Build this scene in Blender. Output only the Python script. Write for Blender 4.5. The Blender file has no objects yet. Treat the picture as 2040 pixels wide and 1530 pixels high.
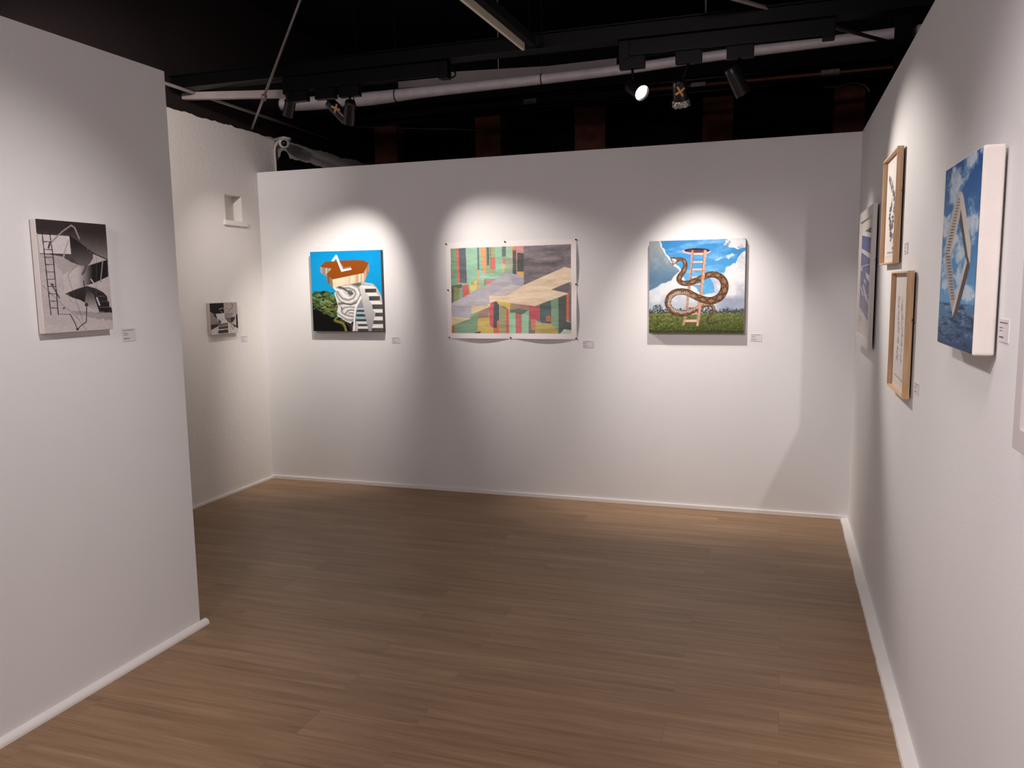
import bpy, bmesh, math, random
import numpy as np
from mathutils import Vector, Matrix, noise as mnoise

SC = bpy.context.scene
COL = SC.collection

# ------------------------------------------------------------------ camera
XL, XP, YP = -4.3552, -2.956, -2.569          # plaster wall plane, partition plane, partition end
H_WALL, H_PART, H_PAINT = 2.4415, 2.463, 2.743
CEIL = 3.7

def make_camera():
    f, yaw, pitch, roll = 1593.459, -0.3227, -0.1238, -0.0144
    fw = Vector((math.sin(yaw)*math.cos(pitch), math.cos(yaw)*math.cos(pitch), math.sin(pitch)))
    r = Vector((math.cos(yaw), -math.sin(yaw), 0)); u = r.cross(fw)
    r2 = math.cos(roll)*r + math.sin(roll)*u
    u2 = -math.sin(roll)*r + math.cos(roll)*u
    cd = bpy.data.cameras.new('camera'); cam = bpy.data.objects.new('camera', cd); COL.objects.link(cam)
    cd.sensor_fit = 'HORIZONTAL'; cd.sensor_width = 36; cd.lens = 36*f/2040
    cd.clip_start = 0.05
    m = Matrix((r2, u2, -fw)).transposed().to_4x4(); m.translation = (-0.4549, -5.4571, 1.545)
    cam.matrix_world = m
    SC.camera = cam
make_camera()

# ------------------------------------------------------------------ world, exposure, lights
w = bpy.data.worlds.new('world'); SC.world = w; w.use_nodes = True
w.node_tree.nodes['Background'].inputs[0].default_value = (.9, .85, .9, 1)
w.node_tree.nodes['Background'].inputs[1].default_value = 0.02
vs = SC.view_settings
vs.view_transform = 'Standard'; vs.look = 'None'; vs.gamma = 1; vs.use_curve_mapping = False
vs.exposure = 0.0

WARM = (1, .90, .83)
FILL = (1, .87, .89)

def spot(name, loc, aim, power, angle, blend=.6, color=WARM, size=.035, parent=None):
    d = bpy.data.lights.new(name, 'SPOT'); d.energy = power; d.color = color
    d.spot_size = math.radians(angle); d.spot_blend = blend; d.shadow_soft_size = size
    o = bpy.data.objects.new(name, d); COL.objects.link(o)
    o.location = loc
    o.rotation_euler = (Vector(aim)-Vector(loc)).to_track_quat('-Z', 'Y').to_euler()
    return o

# lamps on the tracks nearer the viewer, above the frame
spot('spot_lamp_partition', (-1.35, -3.5, 2.75), (XP, -3.5, .92), 100, 70, 1, (1, .91, .88))
spot('spot_lamp_cloud_canvas', (-1.45, -5.0, 2.75), (0, -3.75, 1.1), 150, 56, 1, (1, .90, .86))
spot('spot_lamp_plaster', (-3.35, -2.95, 2.9), (XL, -1.45, 2.4), 150, 66, 1, (1, .88, .82))
ADDED_LAMP = Vector((-1.6, -4.9, 2.78))  # added unseen lamp; a shaped plate gives the back wall its shadow edge
spot('added_lamp_shuttered', ADDED_LAMP, (-.66, 0, .95), 165, 28, 1, (1, .91, .88), .0006)
# unseen fill lamps added to brighten the room, behind and above the viewer
spot('gallery_fill_rear', (-1.7, -6.6, 2.9), (-1.9, -2.2, 1.1), 125, 112, .6, FILL, .35)
spot('gallery_fill_far', (-1.9, -8.3, 2.9), (-1.9, 0, 2.6), 150, 50, .9, FILL, .3)
spot('gallery_fill_centre', (-.7, -4.5, 3.1), (-.6, -4.1, 0), 75, 100, .7, FILL, .3)
spot('gallery_fill_corridor', (-3.6, -4.4, 3.0), (-4.1, -1.2, .6), 18, 110, .7, FILL, .25)

# ------------------------------------------------------------------ materials
def lin(c):
    c = np.asarray(c, dtype=float)/255.0
    return np.where(c <= .04045, c/12.92, ((c+.055)/1.055)**2.4)

def mat(name, rgb, rough=.6, metal=0.0, bump=0, bscale=200, spec=.5, var=.0, vscale=8):
    m = bpy.data.materials.new(name); m.use_nodes = True; nt = m.node_tree; N = nt.nodes; L = nt.links
    b = N['Principled BSDF']; c = tuple(lin(rgb)) + (1,)
    b.inputs['Base Color'].default_value = c; b.inputs['Roughness'].default_value = rough
    b.inputs['Metallic'].default_value = metal; b.inputs['Specular IOR Level'].default_value = spec
    tc = N.new('ShaderNodeTexCoord')
    if var:
        n = N.new('ShaderNodeTexNoise'); n.inputs['Scale'].default_value = vscale; n.inputs['Detail'].default_value = 5
        L.new(tc.outputs['Object'], n.inputs['Vector'])
        mr = N.new('ShaderNodeMapRange'); mr.inputs[3].default_value = 1-var; mr.inputs[4].default_value = 1+var
        mr.inputs[1].default_value = .3; mr.inputs[2].default_value = .7
        L.new(n.outputs['Fac'], mr.inputs[0])
        mx = N.new('ShaderNodeVectorMath'); mx.operation = 'SCALE'; mx.inputs[0].default_value = c[:3]
        L.new(mr.outputs[0], mx.inputs['Scale']); L.new(mx.outputs[0], b.inputs['Base Color'])
    if bump:
        n = N.new('ShaderNodeTexNoise'); n.inputs['Scale'].default_value = bscale; n.inputs['Detail'].default_value = 3
        L.new(tc.outputs['Object'], n.inputs['Vector'])
        bp = N.new('ShaderNodeBump'); bp.inputs['Strength'].default_value = bump; bp.inputs['Distance'].default_value = .002
        L.new(n.outputs['Fac'], bp.inputs['Height']); L.new(bp.outputs[0], b.inputs['Normal'])
    return m

M_WALL = mat('white_wall_paint', (229, 229, 230), .62, bump=.22, bscale=160, spec=.25, var=.012, vscale=2.5)
M_TRIM = mat('white_trim_paint', (236, 233, 230), .5, bump=.3, bscale=60, var=.02)
M_BLACKPAINT = mat('black_ceiling_paint', (15, 12, 14), .9, bump=.3, bscale=30, var=.3, vscale=3, spec=.2)
M_BLACKMETAL = mat('black_track_metal', (7, 7, 8), .4, 0, spec=.15, var=.1)
M_LAMP = mat('black_lamp_housing', (38, 35, 36), .33, .4, var=.08, vscale=30)
M_LENS = mat('dark_lens', (60, 58, 60), .12, .2)
M_TAPE = mat('masking_tape', (215, 160, 105), .8, var=.08, vscale=60)
M_FOIL = mat('crumpled_foil', (165, 160, 158), .3, .8, bump=1, bscale=90)
M_GREYBEAM = mat('grey_painted_steel', (150, 140, 138), .55, var=.12, vscale=5)
M_PIPE = mat('silver_duct_wrap', (226, 219, 224), .5, .05, bump=.8, bscale=45, var=.1, vscale=12)
M_DUCTBAND = mat('dark_strap', (45, 42, 45), .5)
M_CONDUIT = mat('galvanised_conduit', (132, 122, 122), .45, .4, var=.1)
M_BRICK = mat('dark_red_brick_paint', (104, 56, 42), .85, bump=.6, bscale=25, var=.3, vscale=12)
M_COPPER = mat('rusty_pipe', (120, 66, 48), .6, .2, var=.2)
M_JBOX = mat('dusty_box', (120, 112, 112), .6, .2, var=.2, vscale=30)
M_CAM = mat('white_plastic', (215, 210, 204), .4)
M_GLASSBLK = mat('black_glass', (10, 10, 12), .08)
M_CANVAS = mat('primed_canvas_edge', (226, 219, 214), .8, bump=.35, bscale=500, var=.03, vscale=12)
M_CANVASGREY = mat('grey_canvas_edge', (176, 166, 160), .8, bump=.3, bscale=500, var=.05)
M_DARKEDGE = mat('dark_painted_edge', (62, 54, 58), .6, var=.15, vscale=20)
M_WOOD = None
M_WHITEFRAME = mat('white_lacquer_frame', (222, 218, 217), .4)
M_GREYFRAME = mat('off_white_frame', (196, 190, 190), .5)
M_BACK = mat('frame_backing', (60, 52, 48), .8)
M_CARD = mat('label_card', (216, 212, 217), .6)
M_INK = mat('grey_print', (98, 90, 92), .8)
M_PIN = mat('steel_pin', (60, 58, 60), .3, .8)
M_BATTEN = mat('cream_batten_enamel', (226, 214, 192), .4, var=.04)
M_CLUTTER = mat('black_cloth', (5, 5, 6), .95, spec=.05)
M_CABLE = mat('white_cable', (200, 190, 180), .5)

def wood_mat():
    m = bpy.data.materials.new('pale_maple_wood'); m.use_nodes = True; N = m.node_tree.nodes; L = m.node_tree.links
    b = N['Principled BSDF']; b.inputs['Roughness'].default_value = .5
    tc = N.new('ShaderNodeTexCoord'); mp = N.new('ShaderNodeMapping'); mp.inputs['Scale'].default_value = (60, 60, 5)
    n = N.new('ShaderNodeTexNoise'); n.inputs['Scale'].default_value = 2; n.inputs['Detail'].default_value = 6
    cr = N.new('ShaderNodeValToRGB'); e = cr.color_ramp.elements
    e[0].position = .3; e[0].color = tuple(lin((206, 166, 126)))+(1,)
    e[1].position = .7; e[1].color = tuple(lin((230, 195, 156)))+(1,)
    L.new(tc.outputs['Object'], mp.inputs[0]); L.new(mp.outputs[0], n.inputs['Vector'])
    L.new(n.outputs['Fac'], cr.inputs[0]); L.new(cr.outputs[0], b.inputs['Base Color'])
    return m
M_WOOD = wood_mat()

def plaster_mat():
    """white plaster below an uneven paint line, black paint above it"""
    m = bpy.data.materials.new('plaster_white_and_black_paint'); m.use_nodes = True; N = m.node_tree.nodes; L = m.node_tree.links
    b = N['Principled BSDF']; b.inputs['Roughness'].default_value = .75; b.inputs['Specular IOR Level'].default_value = .25
    tc = N.new('ShaderNodeTexCoord'); sp = N.new('ShaderNodeSeparateXYZ'); L.new(tc.outputs['Object'], sp.inputs[0])
    n = N.new('ShaderNodeTexNoise'); n.inputs['Scale'].default_value = 9; n.inputs['Detail'].default_value = 4
    L.new(tc.outputs['Object'], n.inputs['Vector'])
    ma = N.new('ShaderNodeMath'); ma.operation = 'MULTIPLY_ADD'; ma.inputs[1].default_value = .05
    L.new(n.outputs['Fac'], ma.inputs[0]); L.new(sp.outputs['Z'], ma.inputs[2])
    gt = N.new('ShaderNodeMath'); gt.operation = 'GREATER_THAN'; gt.inputs[1].default_value = H_PAINT+.025
    L.new(ma.outputs[0], gt.inputs[0])
    mx = N.new('ShaderNodeMix'); mx.data_type = 'RGBA'
    mx.inputs['A'].default_value = tuple(lin((228, 224, 221)))+(1,); mx.inputs['B'].default_value = tuple(lin((34, 26, 27)))+(1,)
    L.new(gt.outputs[0], mx.inputs['Factor']); L.new(mx.outputs['Result'], b.inputs['Base Color'])
    n2 = N.new('ShaderNodeTexNoise'); n2.inputs['Scale'].default_value = 30; n2.inputs['Detail'].default_value = 6
    n2.inputs['Roughness'].default_value = .6
    L.new(tc.outputs['Object'], n2.inputs['Vector'])
    bp = N.new('ShaderNodeBump'); bp.inputs['Strength'].default_value = .26; bp.inputs['Distance'].default_value = .010
    L.new(n2.outputs['Fac'], bp.inputs['Height']); L.new(bp.outputs[0], b.inputs['Normal'])
    return m
M_PLASTER = plaster_mat()

def floor_mat():
    m = bpy.data.materials.new('greige_laminate'); m.use_nodes = True; N = m.node_tree.nodes; L = m.node_tree.links
    b = N['Principled BSDF']; b.inputs['Roughness'].default_value = .42; b.inputs['Specular IOR Level'].default_value = .35
    tc = N.new('ShaderNodeTexCoord')
    mp = N.new('ShaderNodeMapping'); mp.inputs['Location'].default_value = (.42, .015, 0)
    L.new(tc.outputs['Object'], mp.inputs[0])
    br = N.new('ShaderNodeTexBrick'); br.offset = .31; br.offset_frequency = 2
    br.inputs['Scale'].default_value = 1; br.inputs['Brick Width'].default_value = 1.22
    br.inputs['Row Height'].default_value = .16; br.inputs['Mortar Size'].default_value = .0008
    br.inputs['Mortar Smooth'].default_value = .2
    br.inputs['Color1'].default_value = (0, 0, 0, 1); br.inputs['Color2'].default_value = (1, 1, 1, 1)
    br.inputs['Mortar'].default_value = (.5, .5, .5, 1)
    L.new(mp.outputs[0], br.inputs['Vector'])
    # every plank gets its own slice of the grain
    cmb = N.new('ShaderNodeCombineXYZ'); sc = N.new('ShaderNodeMath'); sc.operation = 'MULTIPLY'; sc.inputs[1].default_value = 13.7
    L.new(br.outputs['Color'], sc.inputs[0]); L.new(sc.outputs[0], cmb.inputs[2])
    def grain(sx, sy, detail, rough):
        g = N.new('ShaderNodeMapping'); g.inputs['Scale'].default_value = (sx, sy, 1)
        L.new(tc.outputs['Object'], g.inputs[0])
        ad = N.new('ShaderNodeVectorMath'); ad.operation = 'ADD'; L.new(g.outputs[0], ad.inputs[0]); L.new(cmb.outputs[0], ad.inputs[1])
        n = N.new('ShaderNodeTexNoise'); n.inputs['Scale'].default_value = 1; n.inputs['Detail'].default_value = detail
        n.inputs['Roughness'].default_value = rough
        L.new(ad.outputs[0], n.inputs['Vector']); return n
    g1 = grain(1.6, 34, 6, .62); g2 = grain(6, 170, 3, .6); g3 = grain(1.1, 7, 3, .5)
    cr = N.new('ShaderNodeValToRGB'); e = cr.color_ramp.elements
    e[0].position = .30; e[0].color = tuple(lin((118, 90, 64)))+(1,)
    e[1].position = .72; e[1].color = tuple(lin((184, 154, 120)))+(1,)
    k = e.new(.5); k.color = tuple(lin((152, 122, 92)))+(1,)
    def mul_add(a, ka, bsock):
        q = N.new('ShaderNodeMath'); q.operation = 'MULTIPLY_ADD'; q.inputs[1].default_value = ka
        L.new(a, q.inputs[0])
        if bsock is None: q.inputs[2].default_value = 0
        else: L.new(bsock, q.inputs[2])
        return q.outputs[0]
    s = mul_add(g1.outputs['Fac'], .50, None); s = mul_add(g2.outputs['Fac'], .18, s)
    s = mul_add(g3.outputs['Fac'], .26, s); mul_add(br.outputs['Color'], .03, s)
    L.new(s, cr.inputs[0])
    # joints
    mx = N.new('ShaderNodeMix'); mx.data_type = 'RGBA'; mx.inputs['B'].default_value = tuple(lin((88, 66, 50)))+(1,)
    jm = N.new('ShaderNodeMath'); jm.operation = 'MULTIPLY'; jm.inputs[1].default_value = .4
    L.new(br.outputs['Fac'], jm.inputs[0]); L.new(jm.outputs[0], mx.inputs['Factor']); L.new(cr.outputs[0], mx.inputs['A'])
    # scuffs
    sn = N.new('ShaderNodeTexNoise'); sn.inputs['Scale'].default_value = 3.2; sn.inputs['Detail'].default_value = 9; sn.inputs['Roughness'].default_value = .75
    L.new(tc.outputs['Object'], sn.inputs['Vector'])
    mr = N.new('ShaderNodeMapRange'); mr.inputs[1].default_value = .66; mr.inputs[2].default_value = .76; mr.inputs[4].default_value = .5
    L.new(sn.outputs['Fac'], mr.inputs[0])
    m2 = N.new('ShaderNodeMix'); m2.data_type = 'RGBA'; m2.inputs['B'].default_value = tuple(lin((78, 58, 46)))+(1,)
    L.new(mr.outputs[0], m2.inputs['Factor']); L.new(mx.outputs['Result'], m2.inputs['A'])
    L.new(m2.outputs['Result'], b.inputs['Base Color'])
    bp = N.new('ShaderNodeBump'); bp.inputs['Strength'].default_value = .12; bp.inputs['Distance'].default_value = .002
    L.new(g2.outputs['Fac'], bp.inputs['Height']); L.new(bp.outputs[0], b.inputs['Normal'])
    return m
M_FLOOR = floor_mat()

def paint_mat(name, rough=.55):
    m = bpy.data.materials.new(name); m.use_nodes = True; N = m.node_tree.nodes; L = m.node_tree.links
    b = N['Principled BSDF']; b.inputs['Roughness'].default_value = rough; b.inputs['Specular IOR Level'].default_value = .15
    a = N.new('ShaderNodeAttribute'); a.attribute_name = 'paint'
    L.new(a.outputs['Color'], b.inputs['Base Color'])
    return m
M_PAINT = paint_mat('artwork_paint'); M_INKED = paint_mat('artwork_on_paper', .8)

def emit_mat():
    m = bpy.data.materials.new('lit_lamp_face'); m.use_nodes = True; N = m.node_tree.nodes
    b = N['Principled BSDF']; b.inputs['Emission Color'].default_value = (1, .93, .8, 1); b.inputs['Emission Strength'].default_value = 14
    return m
M_LIT = emit_mat()

# ------------------------------------------------------------------ helpers
def tag(o, label=None, cat=None, group=None, kind=None):
    if label: o['label'] = label
    if cat: o['category'] = cat
    if group: o['group'] = group
    if kind: o['kind'] = kind
    return o

def empty(name, loc, rz=0.0, label=None, cat=None, group=None):
    o = bpy.data.objects.new(name, None); COL.objects.link(o); o.location = loc; o.rotation_euler = (0, 0, rz)
    o.empty_display_size = .05
    return tag(o, label, cat, group)

def obj(name, bm, m, parent=None, smooth=False):
    me = bpy.data.meshes.new(name); bm.normal_update(); bm.to_mesh(me); bm.free()
    for k in (m if isinstance(m, (list, tuple)) else [m]): me.materials.append(k)
    if smooth:
        for p in me.polygons: p.use_smooth = True
    o = bpy.data.objects.new(name, me); COL.objects.link(o)
    if parent: o.parent = parent
    return o

def box(bm, x0, x1, y0, y1, z0, z1, bevel=0, mi=0):
    g = bmesh.ops.create_cube(bm, size=1)
    vs_ = g['verts']
    for v in vs_:
        v.co = Vector(((x0+x1)/2+v.co.x*(x1-x0), (y0+y1)/2+v.co.y*(y1-y0), (z0+z1)/2+v.co.z*(z1-z0)))
    fs = set(f for v in vs_ for f in v.link_faces)
    for f in fs: f.material_index = mi
    if bevel:
        es = set(e for f in fs for e in f.edges)
        bmesh.ops.bevel(bm, geom=list(es), offset=bevel, segments=3, affect='EDGES', profile=.6)
    return bm

def tube(bm, pts, r, n=12, r_end=None, caps=True):
    """round section swept along a polyline"""
    pts = [Vector(p) for p in pts]; rings = []
    up = None
    for i, p in enumerate(pts):
        d = (pts[min(i+1, len(pts)-1)]-pts[max(i-1, 0)]).normalized()
        if up is None:
            up = d.orthogonal().normalized()
        else:
            up = (up-d*up.dot(d)).normalized()
        s = d.cross(up)
        t = i/(len(pts)-1)
        rr = (r[i] if isinstance(r, (list, tuple)) else r+(0 if r_end is None else (r_end-r)*t))
        rings.append([bm.verts.new(p+(up*math.cos(a)+s*math.sin(a))*rr) for a in [2*math.pi*k/n for k in range(n)]])
    for a, b in zip(rings, rings[1:]):
        for k in range(n): bm.faces.new((a[k], a[(k+1) % n], b[(k+1) % n], b[k]))
    if caps:
        bm.faces.new(rings[0][::-1]); bm.faces.new(rings[-1])
    return bm

def BM(): return bmesh.new()
def smooth_path(pts, n=8):
    P = [Vector(p) for p in pts]; out = []
    for i in range(len(P)-1):
        p0, p1, p2, p3 = P[max(i-1, 0)], P[i], P[i+1], P[min(i+2, len(P)-1)]
        for k in range(n):
            t = k/n
            out.append(.5*((2*p1)+(p2-p0)*t+(2*p0-5*p1+4*p2-p3)*t*t+(-p0+3*p1-3*p2+p3)*t**3))
    out.append(P[-1]); return out
def struct(name, bm, m): return tag(obj(name, bm, m), kind='structure')

# ------------------------------------------------------------------ room shell
b = BM(); box(b, -4.8, 3, -9.2, 2.2, -.1, 0); struct('floor', b, M_FLOOR)
b = BM(); box(b, -4.8, 3, -9.2, 2.2, CEIL, CEIL+.1); struct('ceiling', b, M_BLACKPAINT)
b = BM(); box(b, XL, 0, 0, .1, 0, H_WALL); struct('wall_back', b, M_WALL)
b = BM(); box(b, 0, .12, -9, .1, 0, H_WALL); struct('wall_right', b, M_WALL)
b = BM(); box(b, XP-.12, XP, -9, YP, 0, H_PART); struct('wall_partition', b, M_WALL)
b = BM()
NY0, NY1, NZ0, NZ1 = -.411, -.215, 2.05, 2.236
for (y0, y1, z0, z1) in ((-9, NY0, 0, CEIL), (NY1, 2.1, 0, CEIL), (NY0, NY1, 0, NZ0), (NY0, NY1, NZ1, CEIL)):
    box(b, XL-.3, XL, y0, y1, z0, z1)
box(b, XL-.3, XL-.08, NY0, NY1, NZ0, NZ1)
bmesh.ops.remove_doubles(b, verts=b.verts, dist=1e-5)
struct('wall_left', b, M_PLASTER)
b = BM(); box(b, -4.8, 3, 2.0, 2.2, 0, CEIL); struct('wall_rear', b, M_BLACKPAINT)
b = BM(); box(b, 2.9, 3, -9, 2, 0, CEIL); struct('wall_outer', b, M_BLACKPAINT)
b = BM(); box(b, -4.36, 2.9, -9.1, -9, 0, CEIL); struct('wall_front', b, M_WALL)
# brick piers between the blacked-out bays of the rear wall
for i, (x0, x1) in enumerate(((-4.27, -4.03), (-3.21, -2.96), (-2.25, -1.97), (-1.12, -.87), (-.07, .16))):
    b = BM(); box(b, x0, x1, 1.8, 2.0, 0, 3.105)
    struct('trim_%d' % (i+1), b, M_BRICK)
# the little sill under the niche
b = BM(); box(b, XL-.0, XL+.018, -.44, -.17, 2.012, 2.048, .003)
struct('trim_6', b, M_PLASTER)

# floor-level trims
rnd = random.Random(4)
b = BM(); box(b, XL, 0, -.012, 0, 0, .028, .003); struct('baseboard_back', b, M_TRIM)
b = BM(); box(b, XL, XL+.012, -9, 0, 0, .02, .003); struct('baseboard_left', b, M_TRIM)
def ragged_strip():
    """hand-poured white filler strip on the floor along the right wall"""
    b = BM(); n = 400; rows = []
    for i in range(n+1):
        y = -.012-(8.9)*i/n
        w = .046+.004*mnoise.noise((y*3, 0, 0))+.0035*mnoise.noise((y*17, 2, 0))+.0018*mnoise.noise((y*60, 5, 0))
        h = .013
        rows.append([b.verts.new(p) for p in ((0, y, h+.004), (-w*.6, y, h), (-w*.92, y, h*.75), (-w, y, 0), (0, y, 0))])
    for a, c in zip(rows, rows[1:]):
        for k in range(5): b.faces.new((a[k], a[(k+1) % 5], c[(k+1) % 5], c[k]))
    b.faces.new(rows[0]); b.faces.new(rows[-1][::-1])
    return b
struct('baseboard_right', ragged_strip(), M_TRIM)
def quarter_round():
    b = BM(); prof = [(0, 0), (.024, 0)]+[(.024*math.cos(a), .004+.022*math.sin(a)) for a in [math.pi/2*k/6 for k in range(7)]]
    A = [b.verts.new((XP+x, -8.9, z)) for x, z in prof]; B = [b.verts.new((XP+x, YP+.035, z)) for x, z in prof]
    n = len(prof)
    for k in range(n): b.faces.new((A[k], A[(k+1) % n], B[(k+1) % n], B[k]))
    b.faces.new(A[::-1]); b.faces.new(B); return b
struct('baseboard_partition', quarter_round(), M_TRIM)

# ------------------------------------------------------------------ artwork rasteriser
def vnoise(X, Y, seed=0):
    xi = np.floor(X).astype(np.int64); yi = np.floor(Y).astype(np.int64); fx = X-xi; fy = Y-yi
    fx = fx*fx*(3-2*fx); fy = fy*fy*(3-2*fy)
    def h(a, b_):
        v = (a*374761393+b_*668265263+seed*974711) & 0x7fffffff
        v = ((v ^ (v >> 13))*1274126177) & 0x7fffffff
        return ((v ^ (v >> 16)) & 0xffff)/65535.0
    return (h(xi, yi)*(1-fx)+h(xi+1, yi)*fx)*(1-fy)+(h(xi, yi+1)*(1-fx)+h(xi+1, yi+1)*fx)*fy
def fbm(X, Y, seed=0, oct=4):
    s = 0; a = .5; t = 0
    for i in range(oct):
        s = s+a*vnoise(X*2**i, Y*2**i, seed+i*17); t += a; a *= .55
    return s/t

class Art:
    """painted rectangle; everything is drawn in the coordinates in which its corners are given"""
    def __init__(s, w, h, quad, bg):
        s.w, s.h = w, h
        src = [(0, 0), (1, 0), (1, 1), (0, 1)]; A = []; B = []
        for (u, v), (x, y) in zip(src, quad):
            A.append([u, v, 1, 0, 0, 0, -u*x, -v*x]); B.append(x)
            A.append([0, 0, 0, u, v, 1, -u*y, -v*y]); B.append(y)
        c = np.linalg.solve(np.array(A, float), np.array(B, float))
        U, V = np.meshgrid((np.arange(w))/(w-1), (np.arange(h))/(h-1)); s.U, s.V = U, V
        D = c[6]*U+c[7]*V+1
        s.X = (c[0]*U+c[1]*V+c[2])/D; s.Y = (c[3]*U+c[4]*V+c[5])/D
        s.I = np.zeros((h, w, 3)); s.I[:] = bg
    def put(s, m, col, a=1.0):
        if callable(col): col = col(s.X[m], s.Y[m])
        s.I[m] = s.I[m]*(1-a)+np.asarray(col, float)*a
    def inside(s, pts):
        X, Y = s.X, s.Y; m = np.zeros(X.shape, bool); n = len(pts)
        for i in range(n):
            x0, y0 = pts[i]; x1, y1 = pts[(i+1) % n]
            if y0 == y1: continue
            c = ((y0 > Y) != (y1 > Y)) & (X < (x1-x0)*(Y-y0)/(y1-y0)+x0)
            m ^= c
        return m
    def poly(s, pts, col, a=1.0, warp=0, wscale=30, seed=0):
        if warp:
            X0, Y0 = s.X, s.Y
            s.X = X0+warp*(fbm(X0/wscale, Y0/wscale, seed)-.5)*2; s.Y = Y0+warp*(fbm(X0/wscale, Y0/wscale, seed+50)-.5)*2
            m = s.inside(pts); s.X, s.Y = X0, Y0
        else: m = s.inside(pts)
        s.put(m, col, a); return m
    def dist(s, pts):
        best = np.full(s.X.shape, 1e9)
        for (x0, y0), (x1, y1) in zip(pts, pts[1:]):
            dx, dy = x1-x0, y1-y0; L2 = dx*dx+dy*dy+1e-9
            t = np.clip(((s.X-x0)*dx+(s.Y-y0)*dy)/L2, 0, 1)
            best = np.minimum(best, np.hypot(s.X-x0-t*dx, s.Y-y0-t*dy))
        return best
    def line(s, pts, wd, col, a=1.0, clip=None):
        m = s.dist(pts) < wd/2
        if clip is not None: m &= clip
        s.put(m, col, a)
    def soft(s, pts, wd, col, a=.8, clip=None, p=1.0):
        k = np.clip(1-s.dist(pts)/(wd/2), 0, 1)**p*a
        if clip is not None: k = k*clip
        s.I = s.I*(1-k[..., None])+np.asarray(col, float)*k[..., None]
    def ell(s, cx, cy, rx, ry, col, a=1.0, rot=0, clip=None):
        c, n = math.cos(rot), math.sin(rot)
        dx, dy = s.X-cx, s.Y-cy
        m = ((dx*c+dy*n)/rx)**2+((-dx*n+dy*c)/ry)**2 < 1
        if clip is not None: m &= clip
        s.put(m, col, a)
    def grain(s, amp, sc=8, seed=3, ax=1, ay=1):
        s.I *= (1+amp*(fbm(s.X/sc*ax, s.Y/sc*ay, seed)-.5)*2)[..., None]
    def soften(s):
        I = np.pad(s.I, ((1, 1), (1, 1), (0, 0)), 'edge')
        s.I = (I[1:-1, 1:-1]*4+I[:-2, 1:-1]+I[2:, 1:-1]+I[1:-1, :-2]+I[1:-1, 2:])/8
    def mesh(s, name, W, H, y, parent, material, z0=0, gain=1.0, relief=None):
        s.soften()
        w_, h_ = s.w, s.h
        v = np.empty((h_, w_, 3)); v[..., 0] = (s.U-.5)*W; v[..., 1] = y; v[..., 2] = z0+(1-s.V)*H
        if relief is not None: v[..., 1] -= relief(s.U, s.V)
        me = bpy.data.meshes.new(name)
        idx = np.arange(w_*h_).reshape(h_, w_)
        q = np.stack([idx[:-1, :-1], idx[1:, :-1], idx[1:, 1:], idx[:-1, 1:]], -1).reshape(-1, 4)
        me.vertices.add(w_*h_); me.vertices.foreach_set('co', v.ravel())
        me.loops.add(q.size); me.loops.foreach_set('vertex_index', q.ravel().astype(np.int32))
        me.polygons.add(len(q)); me.polygons.foreach_set('loop_start', np.arange(0, q.size, 4, dtype=np.int32))
        me.polygons.foreach_set('use_smooth', np.ones(len(q), bool))
        me.update(calc_edges=True)
        at = me.color_attributes.new('paint', 'FLOAT_COLOR', 'POINT')
        c = np.ones((h_*w_, 4)); c[:, :3] = np.clip(lin(np.clip(s.I, 0, 255)).reshape(-1, 3)*gain, 0, .9)
        at.data.foreach_set('color', c.ravel())
        me.materials.append(material)
        o = bpy.data.objects.new(name, me); COL.objects.link(o); o.parent = parent
        return o

def lerpc(a, b_, t):
    t = np.clip(np.asarray(t), 0, 1)[..., None]; return np.asarray(a, float)*(1-t)+np.asarray(b_, float)*t

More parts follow.
